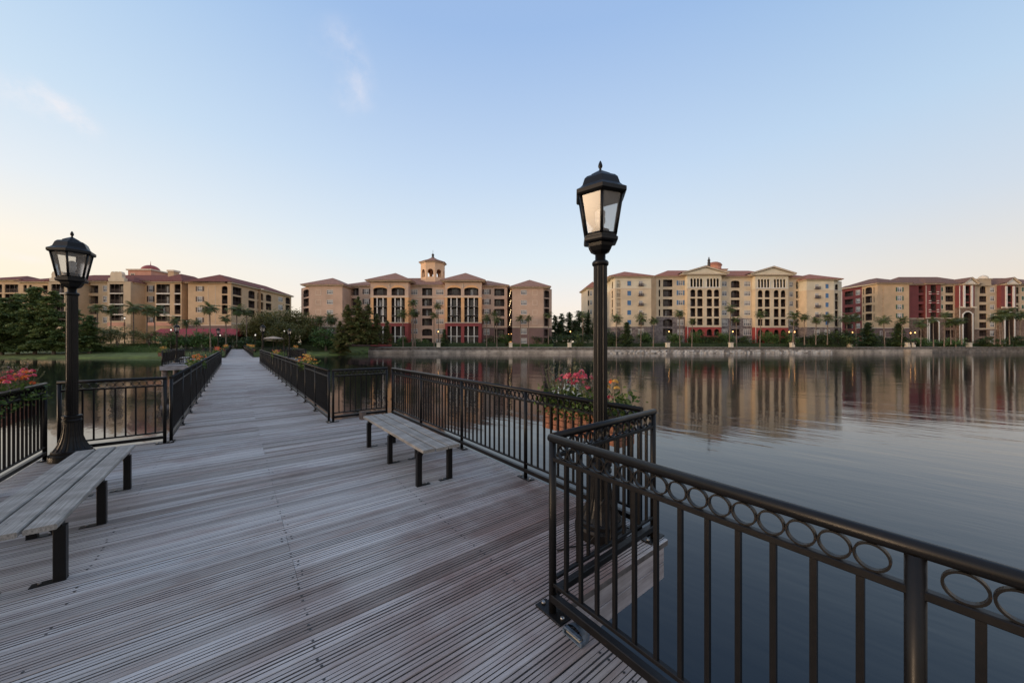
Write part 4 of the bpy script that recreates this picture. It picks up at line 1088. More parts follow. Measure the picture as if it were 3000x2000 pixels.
# ---- the yellow block with two pedimented pavilions
def yellow_block():
    B = Bld('pale yellow apartment block with two white pediments and bright red ground floors', (1700, 700, 2.94), 112)
    W_, P_, C_ = flat(110), flat(111.5), flat(113)
    wing = [(330, 'pale_stucco'), (425, 'yellow_stucco'), (752, 'grey_stone')]
    rw = [(364, 402), (449, 487), (533, 570), (616, 653)]
    a = block(B, W_, 300, 612, 332, wing, cols('p', [(405, 438)], [(362, 402), (447, 487), (530, 570), (613, 653), (697, 735)]) + cols('n', [(507, 536)], rw + [(699, 735)]) + cols('w', [(500, 545), (405, 440)], [(776, 820), (858, 888)]) + cols('a', [(312, 347)], [(356, 418)]) + cols('b', [(312, 347)], [(437, 500), (512, 582), (595, 655), (682, 740), (770, 830)]), 14)
    hip(B, W_, a[0] - 1.3, a[1], a[2], 2.6, 14, 'red_tile')
    c1 = Plane(at_px(B.px(262), 113), at_px(B.px(300), 110))
    block(B, c1, 262, 299, 332, wing, cols('a', [(270, 281)], [(358, 420)]) + cols('b', [(270, 281)], [(440, 503), (516, 586), (600, 660)]), 5, ref=299, zt=a[2])
    link = [(330, 'yellow_stucco'), (668, 'grey_stone')]
    rb = [(350, 412), (435, 497), (520, 580), (605, 665)]
    a = block(B, C_, 655, 935, 330, link, cols('b', [(713, 795)], rb) + cols('a', [(713, 795)], [(690, 752)]) + cols('b', [(713, 795)], [(772, 832)]) + cols('b', [(676, 689)], [(352, 412), (437, 497), (522, 580), (607, 665)]) + cols('c', [(846, 882)], [(360, 397), (444, 482), (528, 566)]) + cols('w', [(846, 882)], [(612, 650)]) + cols('w', [(838, 888)], [(696, 740), (780, 820), (862, 890)]), 13)
    hip(B, C_, a[0], a[1] + 10, a[2], 3.0, 13, 'red_tile')
    side = Plane(at_px(B.px(615), 112), at_px(B.px(655), 113))
    block(B, side, 614, 656, 334, [(334, 'ochre_stucco'), (740, 'grey_stone')], (), 6, ref=650)
    a = block(B, C_, 1205, 1500, 332, [(332, 'yellow_stucco'), (680, 'grey_stone')], cols('a', [(1298, 1375)], [(358, 420), (442, 506)]) + cols('b', [(1298, 1375)], [(525, 587), (608, 668), (690, 746), (775, 836)]) + cols('w', [(1222, 1260), (1414, 1464)], [(367, 405), (452, 487), (534, 570), (616, 653)]) + cols('w', [(1220, 1266), (1408, 1472)], [(694, 744), (778, 826), (862, 890)]), 13)
    hip(B, C_, a[0] - 9, a[1] + 9, a[2], 3.0, 13, 'red_tile')
    rr = [(370, 430), (450, 510), (530, 595), (615, 672)]
    a = block(B, C_, 1780, 1958, 342, [(342, 'yellow_stucco'), (690, 'grey_stone')], cols('b', [(1858, 1935)], rr) + cols('a', [(1858, 1935)], [(698, 757)]) + cols('b', [(1858, 1935)], [(777, 840)]) + cols('w', [(1802, 1830)], [(374, 412), (456, 495), (537, 576), (620, 658)]) + cols('w', [(1800, 1836)], [(700, 745), (782, 826)]), 13)
    hip(B, C_, a[0] - 9, a[1], a[2], 2.7, 13, 'red_tile')
    wr = [(357, 'pale_stucco'), (440, 'yellow_stucco'), (757, 'grey_stone')]
    a = block(B, W_, 1950, 2185, 357, wr, cols('n', [(2024, 2055)], [(392, 428), (470, 507), (552, 588), (632, 667)]) + cols('p', [(2111, 2140)], [(388, 425), (468, 508), (547, 587), (627, 662), (705, 740)]) + cols('w', [(2020, 2060), (2108, 2146)], [(783, 825), (862, 890)]), 14)
    hip(B, W_, a[0], a[1] + 1.7, a[2], 2.4, 14, 'red_tile')
    c2 = Plane(at_px(B.px(2185), 110), at_px(B.px(2252), 112))
    block(B, c2, 2186, 2252, 357, wr, cols('a', [(2194, 2222)], [(386, 444)]) + cols('b', [(2194, 2222)], [(465, 526), (530, 607), (614, 682), (690, 752), (775, 838)]), 5, ref=2186, zt=a[2])
    for x0, x1, xs, g, yo, pd in ((922, 1216, ((948, 993), (1008, 1056), (1090, 1137), (1152, 1198)), ((946, 1056), (1088, 1199)), 0, 224), (1508, 1792, ((1530, 1573), (1590, 1635), (1668, 1712), (1728, 1770)), ((1528, 1633), (1665, 1771)), 5, 228)):
        ops = []
        for p, q in g:
            w = (q - p) / 4
            for k in range(4): ops.append(('t', p + w*k + 3, p + w*(k+1) - 3, 340 + yo, 412 + yo))
        for p, q in xs: ops += [('a', p, q, 435 + yo, 498 + yo), ('b', p, q, 512 + yo, 580 + yo), ('b', p, q, 595 + yo, 668 + yo), ('b', p, q, 684 + yo, 742 + yo), ('g', p, q, 775 + yo, 832 + yo), ('g', p, q, 848 + yo, 900 + yo)]
        a = block(B, P_, x0, x1, 312 + yo, [(312 + yo, 'pale_stucco'), (424 + yo, 'yellow_stucco'), (755 + yo, 'red_stucco')], ops, 13)
        gable(B, P_, a[0], a[1], a[2], z_at(B.py(pd), 111) - a[2] - 1.0, 17, 'red_tile', 2.0)
        for p, q in g:                      # little columns and roundels of the top arcade
            w = (q - p) / 4
            bars(B, P_, p, [(p + w*k - 2.2, p + w*k + 2.2, 362 + yo, 414 + yo) for k in range(5)], 'trim_white', 'column', -.10, .06)
            for k in (1, 2, 3):
                m = B.mb(P_); m.use('ochre_stucco'); cu = P_.u(B.px(p + w*k)); cz = z_at(B.py(332 + yo), 111.5); m.poly([(cu + .17*math.cos(j*PI/5), -.02, cz + .17*math.sin(j*PI/5)) for j in range(10)][::-1]); B.fin(m, 'roundel')
        bars(B, P_, x0, [(x0 + 2, x1 - 2, 415 + yo, 421 + yo)], 'trim_white', 'balustrade', -.14, -.072)
        # downpipes at the sides
        bars(B, P_, x0, [(x0 + 1, x0 + 5, 758 + yo, 905)], 'trim_white', 'pilaster', -.09, -.004)
        m = B.mb(P_); m.use('yellow_stucco')
    # rotunda and roof figure behind the first pediment
    D = 121; x, y = at_px(B.px(1155), D)
    z = z_at(B.py(250), D)
    lathe_part(B, x, y, [(2.1, z - 3), (2.1, z + .5), (2.3, z + .6), (2.3, z + .8)], 'pink_stucco', 'rotunda', 16)
    lathe_part(B, x, y, [(2.4, z + .801), (2.3, z + 1.0), (1.9, z + 1.5), (1.1, z + 1.9), (.1, z + 2.0)], 'red_tile', 'rotunda_roof', 16)
    x2, y2 = at_px(B.px(1108), 114); z2 = z_at(B.py(204), 114)
    lathe_part(B, x2, y2, [(.42, z2 - 1.6), (.42, z2 - .2), (.5, z2), (.3, z2 + .15), (.42, z2 + .6), (.34, z2 + 1.1), (.14, z2 + 1.25), (.2, z2 + 1.45), (.16, z2 + 1.65), (.04, z2 + 1.75), (.02, z2 + 2.1)], 'bronze', 'roof_finial', 10)
    a = at_px(B.px(1230), 118); m = MB(lambda p, q, r: (p + a[0] - B.o[0], q + a[1] - B.o[1], r)); m.use('trim_cream'); zz = z_at(B.py(262), 118); m.box(-1.4, 1.4, 0, 1.2, zz - 3, zz - .1); m.use('red_tile'); m.box(-1.6, 1.6, -.2, 1.4, zz - .095, zz + .2); B.fin(m, 'roof_vent')
    # far end wing glimpsed left of the lamp post
    f = flat(134)
    a = block(B, f, 62, 175, 428, [(428, 'cream_stucco')], cols('w', [(84, 100), (118, 132)], [(450, 485), (530, 565), (610, 645)]) + cols('b', [(66, 78)], [(445, 490), (528, 575), (610, 655)]), 12)
    hip(B, f, a[0], a[1], a[2], 2.6, 12, 'red_tile')
yellow_block()

# ---- the red and gold block on the right
def red_block():
    B = Bld('gold and dark red apartment block with small white pediments on the right shore', (2400, 700, 3.92), 126)
    C_, P_, F_ = flat(126), flat(124.8), flat(122.5)
    ptA, ptB = at_px(B.px(670), 122.5), at_px(B.px(262), 135)
    sl = Plane(ptB, ptA); zt = z_at(B.py(518), 122.5)
    def rows(y0, y1, n, d): return [(y0 + d*k, y1 + d*k) for k in range(n)]
    bd = [(518, 'ochre_stucco'), (1020, 'plum_stucco')]
    # angled wing: red far half, gold near half with rounded porch tower
    block(B, sl, 262, 400, 575, [(575, 'wine_stucco'), (880, 'wine_stucco')], cols('b', [(292, 390)], rows(602, 662, 5, 92)), 8, ref=330, zt=zt, sides=False)
    block(B, sl, 400, 490, 560, [(560, 'wine_stucco')], cols('w', [(424, 468)], rows(590, 638, 5, 96)), 8, ref=445, zt=zt, sides=False)
    block(B, sl, 490, 670, 530, bd, cols('a', [(530, 606)], [(550, 628)]) + cols('b', [(530, 606)], rows(652, 730, 3, 101)) + cols('b', [(502, 514), (624, 634)], rows(560, 630, 4, 101)), 8, ref=600, zt=zt)
    a = block(B, F_, 670, 1033, 518, bd, cols('a', [(680, 738)], [(540, 622)]) + cols('b', [(680, 738)], [(637, 720), (740, 824), (840, 922), (1050, 1130)]) + cols('v', [(900, 948)], rows(556, 603, 4, 100)) + cols('q', [(760, 850)], [(1060, 1130)]) + cols('w', [(700, 722), (900, 940)], [(1060, 1130)]), 12, sides='r')
    hip(B, F_, a[0] - .2, a[1], a[2], 2.6, 14, 'dark_tile')
    m = B.mb(sl); m.use('dark_tile'); L = math.dist(ptA, ptB); m.poly([(-1, -.8, zt + .35), (L - .6, -.8, zt + .35), (L - .9, 2.4, zt + 1.5), (-1, 2.4, zt + 1.5)]); m.use('trim_cream'); m.box(-1, L - .8, -.7, .5, zt + .003, zt + .34); B.fin(m, 'roof')
    # main front
    rd = [(530, 'wine_stucco'), (912, 'brown_stone')]
    a = block(B, C_, 1028, 1215, 530, rd, cols('b', [(1142, 1206)], [(540, 620), (645, 718), (748, 820), (848, 905), (950, 1020), (1045, 1130)]), 13)
    zc = a[2]
    b1 = block(B, flat(125.5), 1222, 1395, 522, [(522, 'wine_stucco'), (905, 'brown_stone')], cols('b', [(1280, 1348)], [(530, 622), (640, 722), (742, 822), (842, 898)]) + cols('g', [(1268, 1370)], [(935, 1210)]), 12)
    b2 = block(B, C_, 1395, 1560, 530, [(530, 'gold_stucco'), (912, 'brown_stone')], cols('p', [(1400, 1424)], [(556, 602), (655, 702), (756, 802)], 'green_shutter') + cols('b', [(1450, 1545)], [(545, 620), (650, 720), (750, 820), (850, 905), (950, 1020), (1045, 1130)]), 13)
    b3 = block(B, P_, 1608, 1785, 530, [(530, 'wine_stucco'), (786, 'brown_stone')], cols('b', [(1672, 1735)], [(540, 628), (645, 722), (735, 780)]) + cols('g', [(1654, 1755)], [(842, 1210)]), 12)
    b4 = block(B, C_, 1785, 2100, 530, [(530, 'gold_stucco'), (1030, 'brown_stone')], cols('b', [(2050, 2084)], [(545, 628), (650, 724)]) + cols('a', [(1845, 1918)], [(545, 625)]) + cols('b', [(1838, 1926)], [(655, 724), (755, 825), (855, 925), (955, 1022), (1048, 1115), (1140, 1205)]) + cols('w', [(1964, 2012)], [(560, 606), (660, 706), (760, 806), (860, 906), (958, 1004), (1055, 1108), (1150, 1190)]), 13)
    b5 = block(B, P_, 2092, 2258, 530, [(530, 'wine_stucco'), (786, 'brown_stone')], cols('b', [(2152, 2215)], [(545, 628), (648, 724), (738, 780)]) + cols('g', [(2136, 2236)], [(848, 1210)]), 12)
    b6 = block(B, C_, 2240, 2700, 530, [(530, 'gold_stucco'), (920, 'brown_stone')], cols('b', [(2262, 2292), (2450, 2540)], rows(555, 632, 4, 103)) + cols('p', [(2322, 2352), (2400, 2430)], rows(556, 602, 4, 100), 'green_shutter') + cols('w', [(2600, 2645)], rows(560, 606, 6, 100)), 13)
    hip(B, C_, a[0] - 3, b4[0] + 1, zc, 3.6, 13, 'dark_tile'); hip(B, C_, b4[1] - 1, b6[1], zc - .02, 3.2, 13, 'dark_tile'); hip(B, C_, b2[1] - 6, b4[1] + 6, zc + .02, 2.2, 12, 'dark_tile', .3, 1)
    hip(B, flat(125.5), b1[0], b1[1], b1[2], 2.2, 9, 'dark_tile', .8)
    for bb, vx in ((b3, 1722), (b5, 2200)):
        uc = P_.u(B.px(vx)); gable(B, P_, uc - 1.9, uc + 1.9, bb[2], 1.9, 9, 'dark_tile', .7, 'trim_white')
        hip(B, P_, bb[0], bb[1], bb[2] - .02, 1.3, 9, 'dark_tile', .5, 1.2)
    bars(B, P_, 1700, [(1650, 1668, 535, 780), (1738, 1756, 535, 780)], 'trim_white', 'column', -.3, -.003)
    bars(B, P_, 2180, [(2134, 2150, 542, 780), (2218, 2236, 542, 780)], 'trim_white', 'column', -.3, -.003)
    bars(B, flat(125.5), 1300, [(1224, 1226, 535, 905), (1256, 1268, 945, 1210), (1370, 1380, 945, 1210), (1238, 1246, 925, 1205)], 'trim_white', 'pilaster', -.12, -.003)
    bars(B, P_, 1700, [(1640, 1654, 855, 1205), (1755, 1768, 855, 1205), (1608, 1614, 540, 1205)], 'trim_white', 'pilaster', -.12, -.003)
    bars(B, P_, 2180, [(2122, 2136, 860, 1205), (2236, 2248, 860, 1205)], 'trim_white', 'pilaster', -.12, -.003)
    bars(B, P_, 1700, [(1600, 1668, 776, 792), (1738, 1794, 776, 792), (2084, 2150, 780, 794), (2218, 2268, 780, 794)], 'trim_cream', 'cornice', -.4, -.13)
    for vx, D0, zt_, in ((1319, 125.5, 930), (1704, 124.8, 838), (2186, 124.8, 844)):
        pq = flat(D0); m = B.mb(pq); m.use('trim_white'); u = pq.u(B.px(vx)); hw = 51 / 3.92 * D0 / FPX; zc_ = z_at(B.py(zt_), D0) - hw
        for k in range(10):
            t0, t1 = PI*k/10, PI*(k+1)/10
            m.poly([(u - hw*math.cos(t0), -.1, zc_ + hw*math.sin(t0)), (u - hw*math.cos(t1), -.1, zc_ + hw*math.sin(t1)), (u - (hw+.38)*math.cos(t1), -.1, zc_ + (hw+.38)*math.sin(t1)), (u - (hw+.38)*math.cos(t0), -.1, zc_ + (hw+.38)*math.sin(t0))])
            m.poly([(u - (hw+.38)*math.cos(t0), -.1, zc_ + (hw+.38)*math.sin(t0)), (u - (hw+.38)*math.cos(t1), -.1, zc_ + (hw+.38)*math.sin(t1)), (u - (hw+.38)*math.cos(t1), 0, zc_ + (hw+.38)*math.sin(t1)), (u - (hw+.38)*math.cos(t0), 0, zc_ + (hw+.38)*math.sin(t0))])
        B.fin(m, 'arch_surround')
    # sconces by the dark porch stack
    for vx in (1268, 1358):
        for vy in (608, 632, 710, 735, 812, 836):
            pq = flat(125.5); m = B.mb(pq); m.use('trim_white'); u = pq.u(B.px(vx)); z = z_at(B.py(vy), 125.5); m.box(u - .3, u + .3, -.28, -.004, z - .12, z + .12); B.fin(m, 'bracket')
    # shaped gable with a dome over the middle
    m = B.mb(C_); m.use('gold_stucco'); u0, u1 = C_.u(B.px(1818)), C_.u(B.px(1958)); m.box(u0, u1, -.4, 2.2, zc - .3, z_at(B.py(462), 126)); m.use('trim_cream'); m.box(u0 - .2, u1 + .2, -.6, 2.4, z_at(B.py(462), 126) + .002, z_at(B.py(462), 126) + .25); B.fin(m, 'gable_parapet')
    x, y = at_px(B.px(1884), 127.2); z = z_at(B.py(458), 126)
    lathe_part(B, x, y, [(1.3, z), (1.3, z + .3), (1.2, z + .7), (.9, z + 1.15), (.45, z + 1.45), (.05, z + 1.55)], 'pillar_cream', 'dome', 16)
red_block()

# ---- the tan block with red roofs on the left
def tan_block():
    B = Bld('tan apartment block with dark red tiled roofs and a small red dome, left shore', (0, 680, 2.613), 105)
    F_, C_, L_ = flat(101), flat(105), flat(109)
    R = [(400, 462), (472, 540), (552, 620), (632, 680)]
    cl = 'ochre_stucco'
    # far left
    a = block(B, L_, -140, 155, 375, [(375, cl)], cols('b', [(35, 140), (-60, 15)], R) , 12)
    hip(B, L_, a[0], a[1], a[2], 2.2, 12, 'wine_tile')
    a = block(B, C_, 155, 380, 388, [(388, cl)], cols('b', [(325, 365)], [(408, 467), (487, 545), (568, 628)]) + cols('b', [(178, 205), (222, 242)], [(404, 458), (484, 538), (562, 615)]), 12)
    hip(B, C_, a[0], a[1] + 9, a[2], 2.4, 12, 'wine_tile')
    rs = [(408, 466), (488, 547), (570, 628), (650, 706)]
    a = block(B, C_, 555, 830, 384, [(384, cl)], cols('b', [(670, 752)], rs) + cols('w', [(600, 632), (790, 818)], [(412, 452), (492, 532), (572, 612), (652, 690)]), 12)
    zc = a[2]
    b = block(B, C_, 990, 1195, 384, [(384, cl)], cols('b', [(1020, 1103)], rs) + cols('k', [(1140, 1168)], [(412, 455), (492, 532), (572, 612), (652, 690)]), 12)
    hip(B, C_, C_.u(B.px(380)), b[1] + 5, zc, 2.8, 12, 'wine_tile')
    rp = [(398, 465), (473, 548), (556, 626), (634, 678)]
    for x0, x1, g in ((372, 552, (392, 492)), (822, 1000, (838, 945))):
        a = block(B, F_, x0, x1, 378, [(378, 'gold_stucco')], cols('b', [g], rp), 9)
        bars(B, F_, x0, [(g[0], g[1], 466, 472), (g[0], g[1], 548, 555), (g[0], g[1], 627, 633)], 'trim_white', 'floor_band', -.04, .15)
        # curved parapet gable
        m = B.mb(F_); m.use('cream_stucco'); u = F_.u(B.px((g[0] + g[1]) / 2 + 2)); s = 101 / FPX / 2.613
        pr = [(-62, 378), (-62, 352), (-46, 350), (-44, 340), (-46, 322), (-38, 305), (-26, 301), (-16, 308), (-8, 302), (8, 302), (16, 308), (26, 301), (38, 305), (46, 322), (44, 340), (46, 350), (62, 352), (62, 378)]
        pts = [(u + p * s, z_at(B.py(q), 101)) for p, q in pr]
        i0 = [m.pt((p, -.15, q)) for p, q in pts]; i1 = [m.pt((p, .75, q)) for p, q in pts]
        m.face(i0); m.face(i1[::-1])
        for k in range(len(pts)): m.face((i0[k], i0[(k+1) % len(pts)], i1[(k+1) % len(pts)], i1[k]))
        m.use('wine_tile'); zz = z_at(B.py(376), 101)
        m.box(u - 66*s, u - 63*s, -.3, .9, zz - .1, zz + .2)
        B.fin(m, 'curved_gable')
        hip(B, F_, a[0], a[1], a[2] - .4, 1.9, 9, 'wine_tile', .5, .9)
    # corner bay
    a = block(B, F_, 1188, 1390, 388, [(388, cl), (640, cl)], cols('b', [(1195, 1300), (1335, 1382)], [(398, 465), (475, 546), (557, 627), (636, 682)]), 12)
    bars(B, F_, 1300, [(1195, 1300, 466, 474), (1195, 1300, 547, 556), (1195, 1300, 628, 635), (1335, 1382, 466, 474), (1335, 1382, 547, 556)], 'trim_white', 'floor_band', -.04, .15)
    hip(B, F_, a[0], a[1], a[2], 2.8, 12, 'wine_tile')
    # right wing with its receding side
    a = block(B, F_, 1440, 1770, 392, [(392, cl), (712, 'plum_stucco')], cols('k', [(1514, 1546)], [(416, 450), (495, 530), (576, 610), (655, 690)]) + cols('a', [(1697, 1742)], [(412, 472)]) + cols('b', [(1697, 1742)], [(482, 550), (557, 627)]) + cols('q', [(1592, 1650)], [(410, 700)]), 12, sides='l')
    zt = a[2]
    A0 = at_px(B.px(1770), 101); D1 = 101 * (1003 - B.py(392)) / (1003 - B.py(497)); A1 = at_px(B.px(2230), D1)
    sd_ = Plane(A0, A1); L = math.dist(A0, A1)
    def seg(v0, v1, ref, ops): block(B, sd_, v0, v1, 400, [(400, cl), (700, cl)], ops, 12, ref=ref, zt=zt, sides=False)
    seg(1770, 1890, 1815, cols('b', [(1782, 1850)], [(422, 482), (495, 562), (572, 636)]))
    seg(1890, 1962, 1925, cols('a', [(1902, 1952)], [(448, 508)]) + cols('b', [(1902, 1952)], [(524, 580), (598, 650)]))
    seg(1962, 2026, 1995, cols('a', [(1970, 2016)], [(464, 520)]) + cols('b', [(1970, 2016)], [(534, 590), (606, 655)]))
    seg(2026, 2100, 2055, cols('a', [(2036, 2078)], [(478, 530)]) + cols('b', [(2036, 2078)], [(545, 596), (612, 655)]))
    seg(2100, 2180, 2148, cols('w', [(2132, 2164)], [(500, 528), (560, 592)]))
    seg(2180, 2230, 2203, cols('a', [(2186, 2222)], [(500, 550)]) + cols('b', [(2186, 2222)], [(558, 605)]))
    m = B.mb(sd_); m.use('wine_tile')
    m.poly([(-1, -.8, zt + .35), (L + .8, -.8, zt + .35), (L - 5, 6, zt + 3.2), (4, 6, zt + 3.2)]); m.poly([(L + .8, -.8, zt + .35), (L + .8, 12, zt + .35), (L - 5, 6, zt + 3.2)]); m.poly([(-1, 12, zt + .35), (-1, -.8, zt + .35), (4, 6, zt + 3.2)])
    m.use('trim_cream'); m.box(-.6, L + .5, -.6, .6, zt + .003, zt + .34); B.fin(m, 'roof')
    m = B.mb(sd_); m.use(cl); m.poly([(L, 0, .5), (L, 12, .5), (L, 12, zt), (L, 0, zt)]); B.fin(m, 'wall')
    hip(B, F_, a[0], a[1] - 2, zt, 2.9, 14, 'wine_tile')
    # dome pavilion and chimney on the roof
    D = 112; x0, x1 = at_px(B.px(980), D)[0], at_px(B.px(1156), D)[0]; zt2 = z_at(B.py(292), D)
    ao = (B.o[0], B.o[1]); m = MB(lambda p, q, r: (p - ao[0], q - ao[1], r)); m.use('pink_stucco'); m.box(x0, x1, D, D + 7, zc, zt2 - .003)
    m.use('trim_cream'); m.box(x0 - .35, x1 + .35, D - .35, D + 7.35, zt2, zt2 + .4); B.fin(m, 'roof_pavilion')
    m = MB(lambda p, q, r: (p - ao[0], q - ao[1], r)); xc = at_px(B.px(1017), D)[0]; m.use('trim_cream'); m.box(xc - .7, xc + .7, D - .08, D - .003, zc + 1.6, z_at(B.py(315), D)); m.use('porch_dark'); m.box(xc - .5, xc + .5, D - .12, D - .085, zc + 1.6, z_at(B.py(319), D)); B.fin(m, 'arched_window')
    xd = at_px(B.px(1067), D)[0]; r = 58 / 2.613 * D / FPX; zd = zt2 + .402
    lathe_part(B, xd, D + 3.5, [(r, zd)] + [(r * math.cos(t * PI/16), zd + 1.95 * math.sin(t * PI/16)) for t in range(1, 8)] + [(.12, zd + 1.96), (.06, zd + 2.6), (.02, zd + 3.3)], 'dome_red', 'dome', 20, 0, True)
    m = MB(lambda p, q, r: (p - ao[0], q - ao[1], r)); x0, x1 = at_px(B.px(1285), 107)[0], at_px(B.px(1330), 107)[0]; z = z_at(B.py(303), 107); m.use(cl); m.box(x0, x1, 107, 108.8, zc, z - .003); m.use('trim_cream'); m.box(x0 - .2, x1 + .2, 106.8, 109, z, z + .55); B.fin(m, 'chimney')
    # terrace walls at the foot
    for v0, v1, y0, y1 in ((820, 945, 690, 718), (1130, 1310, 690, 716)):
        bars(B, flat(99), v0, [(v0, v1, y0, y1)], 'pink_stucco', 'terrace_wall', 0, .5)
tan_block()
def lake_house():
    B = Bld('low pavilion under a wide dark red roof behind the far end of the walkway', (0, 680, 2.613), 94, 'lake_pavilion', 'pavilion')
    p = flat(92); D = 92
    u0, u1 = p.u(B.px(1120)), p.u(B.px(1790)); zt = z_at(B.py(735), D); zb = z_at(B.py(795), D)
    m = B.mb(p); m.use('awning_red'); m.poly([(u0, 0, zb), (u1, 0, zb), (u1 - .5, 3.2, zt), (u0 + .5, 3.2, zt)]); m.poly([(u0, 0, zb), (u0, 0, zb - .25), (u1, 0, zb - .25), (u1, 0, zb)][::-1]); m.poly([(u1, 7, zb), (u0, 7, zb), (u0 + .5, 3.2, zt), (u1 - .5, 3.2, zt)]); m.poly([(u0, 7, zb), (u0, 0, zb), (u0 + .5, 3.2, zt)]); m.poly([(u1, 0, zb), (u1, 7, zb), (u1 - .5, 3.2, zt)])
    B.fin(m, 'roof')
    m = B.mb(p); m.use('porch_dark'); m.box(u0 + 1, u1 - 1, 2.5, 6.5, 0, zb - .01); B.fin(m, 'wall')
    for k in range(9):
        m = B.mb(p); m.use('trim_white'); u = u0 + .6 + (u1 - u0 - 1.2) * k / 8; m.box(u - .16, u + .16, .3, .62, 0, zb - .26); B.fin(m, 'column')
lake_house()
# ------------------------------------------------------------------ planting and shore furniture
def shore_y(x):
    P = SHORE + WALL[1:]
    for a, b in zip(P, P[1:]):
        if a[0] <= x <= b[0]: return a[1] + (b[1]-a[1]) * (x-a[0]) / (b[0]-a[0] + 1e-9), (x < -41.6)
    return 100, False
def ground_z(x, y):
    sy, lawn = shore_y(x); d = y - sy
    pr = [(0, -1.9), (.25, -1.42), (3, -1.05), (9, -.60), (14, -.30), (30, .62), (45, 1.0), (400, 1.1)] if lawn else [(0, .17), (3, .22), (8, .5), (14, 1.0), (30, 1.05), (45, 1.1), (400, 1.1)]
    for a, b in zip(pr, pr[1:]):
        if a[0] <= d <= b[0]: return a[1] + (b[1]-a[1]) * (d-a[0]) / (b[0]-a[0])
    return 1.0
VM = {}
def stash(key, fn):
    if key not in VM:
        o = fn(); VM[key] = o.data; bpy.data.objects.remove(o)
    return VM[key]
def crown_palm(seed, n=46, R=1.95):
    random.seed(seed); m = MB(); m.use('palm_leaf')
    for i in range(n):
        az = i * 2.399 + random.uniform(-.3, .3); el = random.triangular(-1.15, 1.35, .2); L = R * random.uniform(.8, 1.1) * (1 if el > -.3 else .8)
        h = Vector((math.cos(az), math.sin(az), 0)); s = Vector((-math.sin(az), math.cos(az), 0))
        pts = []
        for k in range(7):
            t = k / 6; e = el - 1.15 * t * t
            pts.append((h * math.cos(e) + Vector((0, 0, math.sin(e)))) * (L / 6))
        p = Vector((0, 0, 0)); path = [p.copy()]
        for v in pts[:6]: p = p + v; path.append(p.copy())
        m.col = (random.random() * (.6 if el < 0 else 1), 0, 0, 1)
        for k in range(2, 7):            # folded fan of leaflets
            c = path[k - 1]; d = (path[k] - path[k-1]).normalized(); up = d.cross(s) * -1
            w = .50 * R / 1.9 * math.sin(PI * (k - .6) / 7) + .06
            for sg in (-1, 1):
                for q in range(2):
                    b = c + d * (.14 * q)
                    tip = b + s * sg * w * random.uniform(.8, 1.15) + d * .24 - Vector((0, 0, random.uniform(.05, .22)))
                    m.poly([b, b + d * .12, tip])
        m.poly([path[0] - s*.02, path[0] + s*.02, path[3] + s*.02, path[3] - s*.02])
        m.poly([path[3] - s*.02, path[3] + s*.02, path[6]])
    return m.build('crown')
def trunk_palm(seed):
    random.seed(seed); m = MB(); m.use('palm_trunk')
    b = random.uniform(-.03, .03)
    m.tube([(b * math.sin(PI * k / 8) * 3, 0, k / 8) for k in range(9)], [.18, .14, .125, .12, .12, .115, .115, .12, .15], 9)
    return m.build('trunk')
def palm(label, px, py, D, r=1.0, v=0):
    x, y = at_px(px, D); g = ground_z(x, y); zc = z_at(py, D)
    root = thing('palm_tree', label, 'palm', (x, y, g - .05), random.uniform(0, 6.28), 'palms along the lake shore')
    root.rotation_euler = (random.gauss(0, .018), random.gauss(0, .018), random.uniform(0, 6.28)); r *= random.uniform(.86, 1.14)
    inst(stash('pt%d' % (v % 3), lambda: trunk_palm(40 + v % 3)), 'trunk', root, scale=(1, 1, zc - g))
    inst(stash('pc%d' % (v % 4), lambda: crown_palm(50 + v % 4)), 'crown', root, (0, 0, zc - g), random.uniform(0, 6.28), r)
def cards(m, c, n, spread, size, flat_=.6, seedcol=None):
    base = random.random() if seedcol is None else seedcol
    for _ in range(n):
        p = Vector((random.gauss(0, spread[0]), random.gauss(0, spread[1]), random.gauss(0, spread[2]))) + c
        s = size * random.uniform(.55, 1.3)
        d = Vector((random.gauss(0, 1), random.gauss(0, 1), random.gauss(0, .5))).normalized(); e = d.cross(Vector((random.gauss(0, .6), random.gauss(0, .6), 1))).normalized()
        m.col = (min(1, max(0, base + random.uniform(-.3, .3))), random.random(), 0, 1)
        m.poly([p - d * s * .5, p + e * s * flat_ * .5, p + d * s * .5, p - e * s * flat_ * .5])
def conifer_mesh(seed, mt, H=12, R=3.0, dens=1.0, bare=.06, pw=.85, size=.36):
    def f():
        random.seed(seed); m = MB(); m.use(mt); h = H * bare
        while h < H * .99:
            t = h / H; rr = R * ((1 - t) ** pw) * random.uniform(.7, 1.15) + .1
            k = random.randint(3, 5)
            for j in range(k):
                az = random.uniform(0, 2*PI); L = rr * random.uniform(.55, 1.15)
                base = random.random()
                nn = max(2, int(L * 3.0 * dens))
                for q in range(nn):
                    u = (q + .6) / nn
                    c = Vector((math.cos(az) * L * u, math.sin(az) * L * u, h + L * (.22 * u - .28 * u * u) ))
                    cards(m, c, int(7 * dens), (.20, .20, .13), size, .55, base)
            h += H / (34 + 10 * random.random())
        return m.build('crown')
    return f
def broad_mesh(seed, mt, H=6, R=3, zlo=.35, clumps=46, leaves=70, size=.34, el=.75):
    def f():
        random.seed(seed); m = MB(); m.use(mt)
        zc = H * (1 + zlo) / 2; rz = H * (1 - zlo) / 2
        for _ in range(clumps):
            while True:
                p = Vector([random.uniform(-1, 1) for _ in range(3)])
                if .25 < p.length < 1: break
            p *= random.uniform(.85, 1.08)
            c = Vector((p.x * R, p.y * R, zc + p.z * rz)); s = R * random.uniform(.13, .24)
            cards(m, c, leaves, (s, s, s * el), size, .6)
        return m.build('crown')
    return f
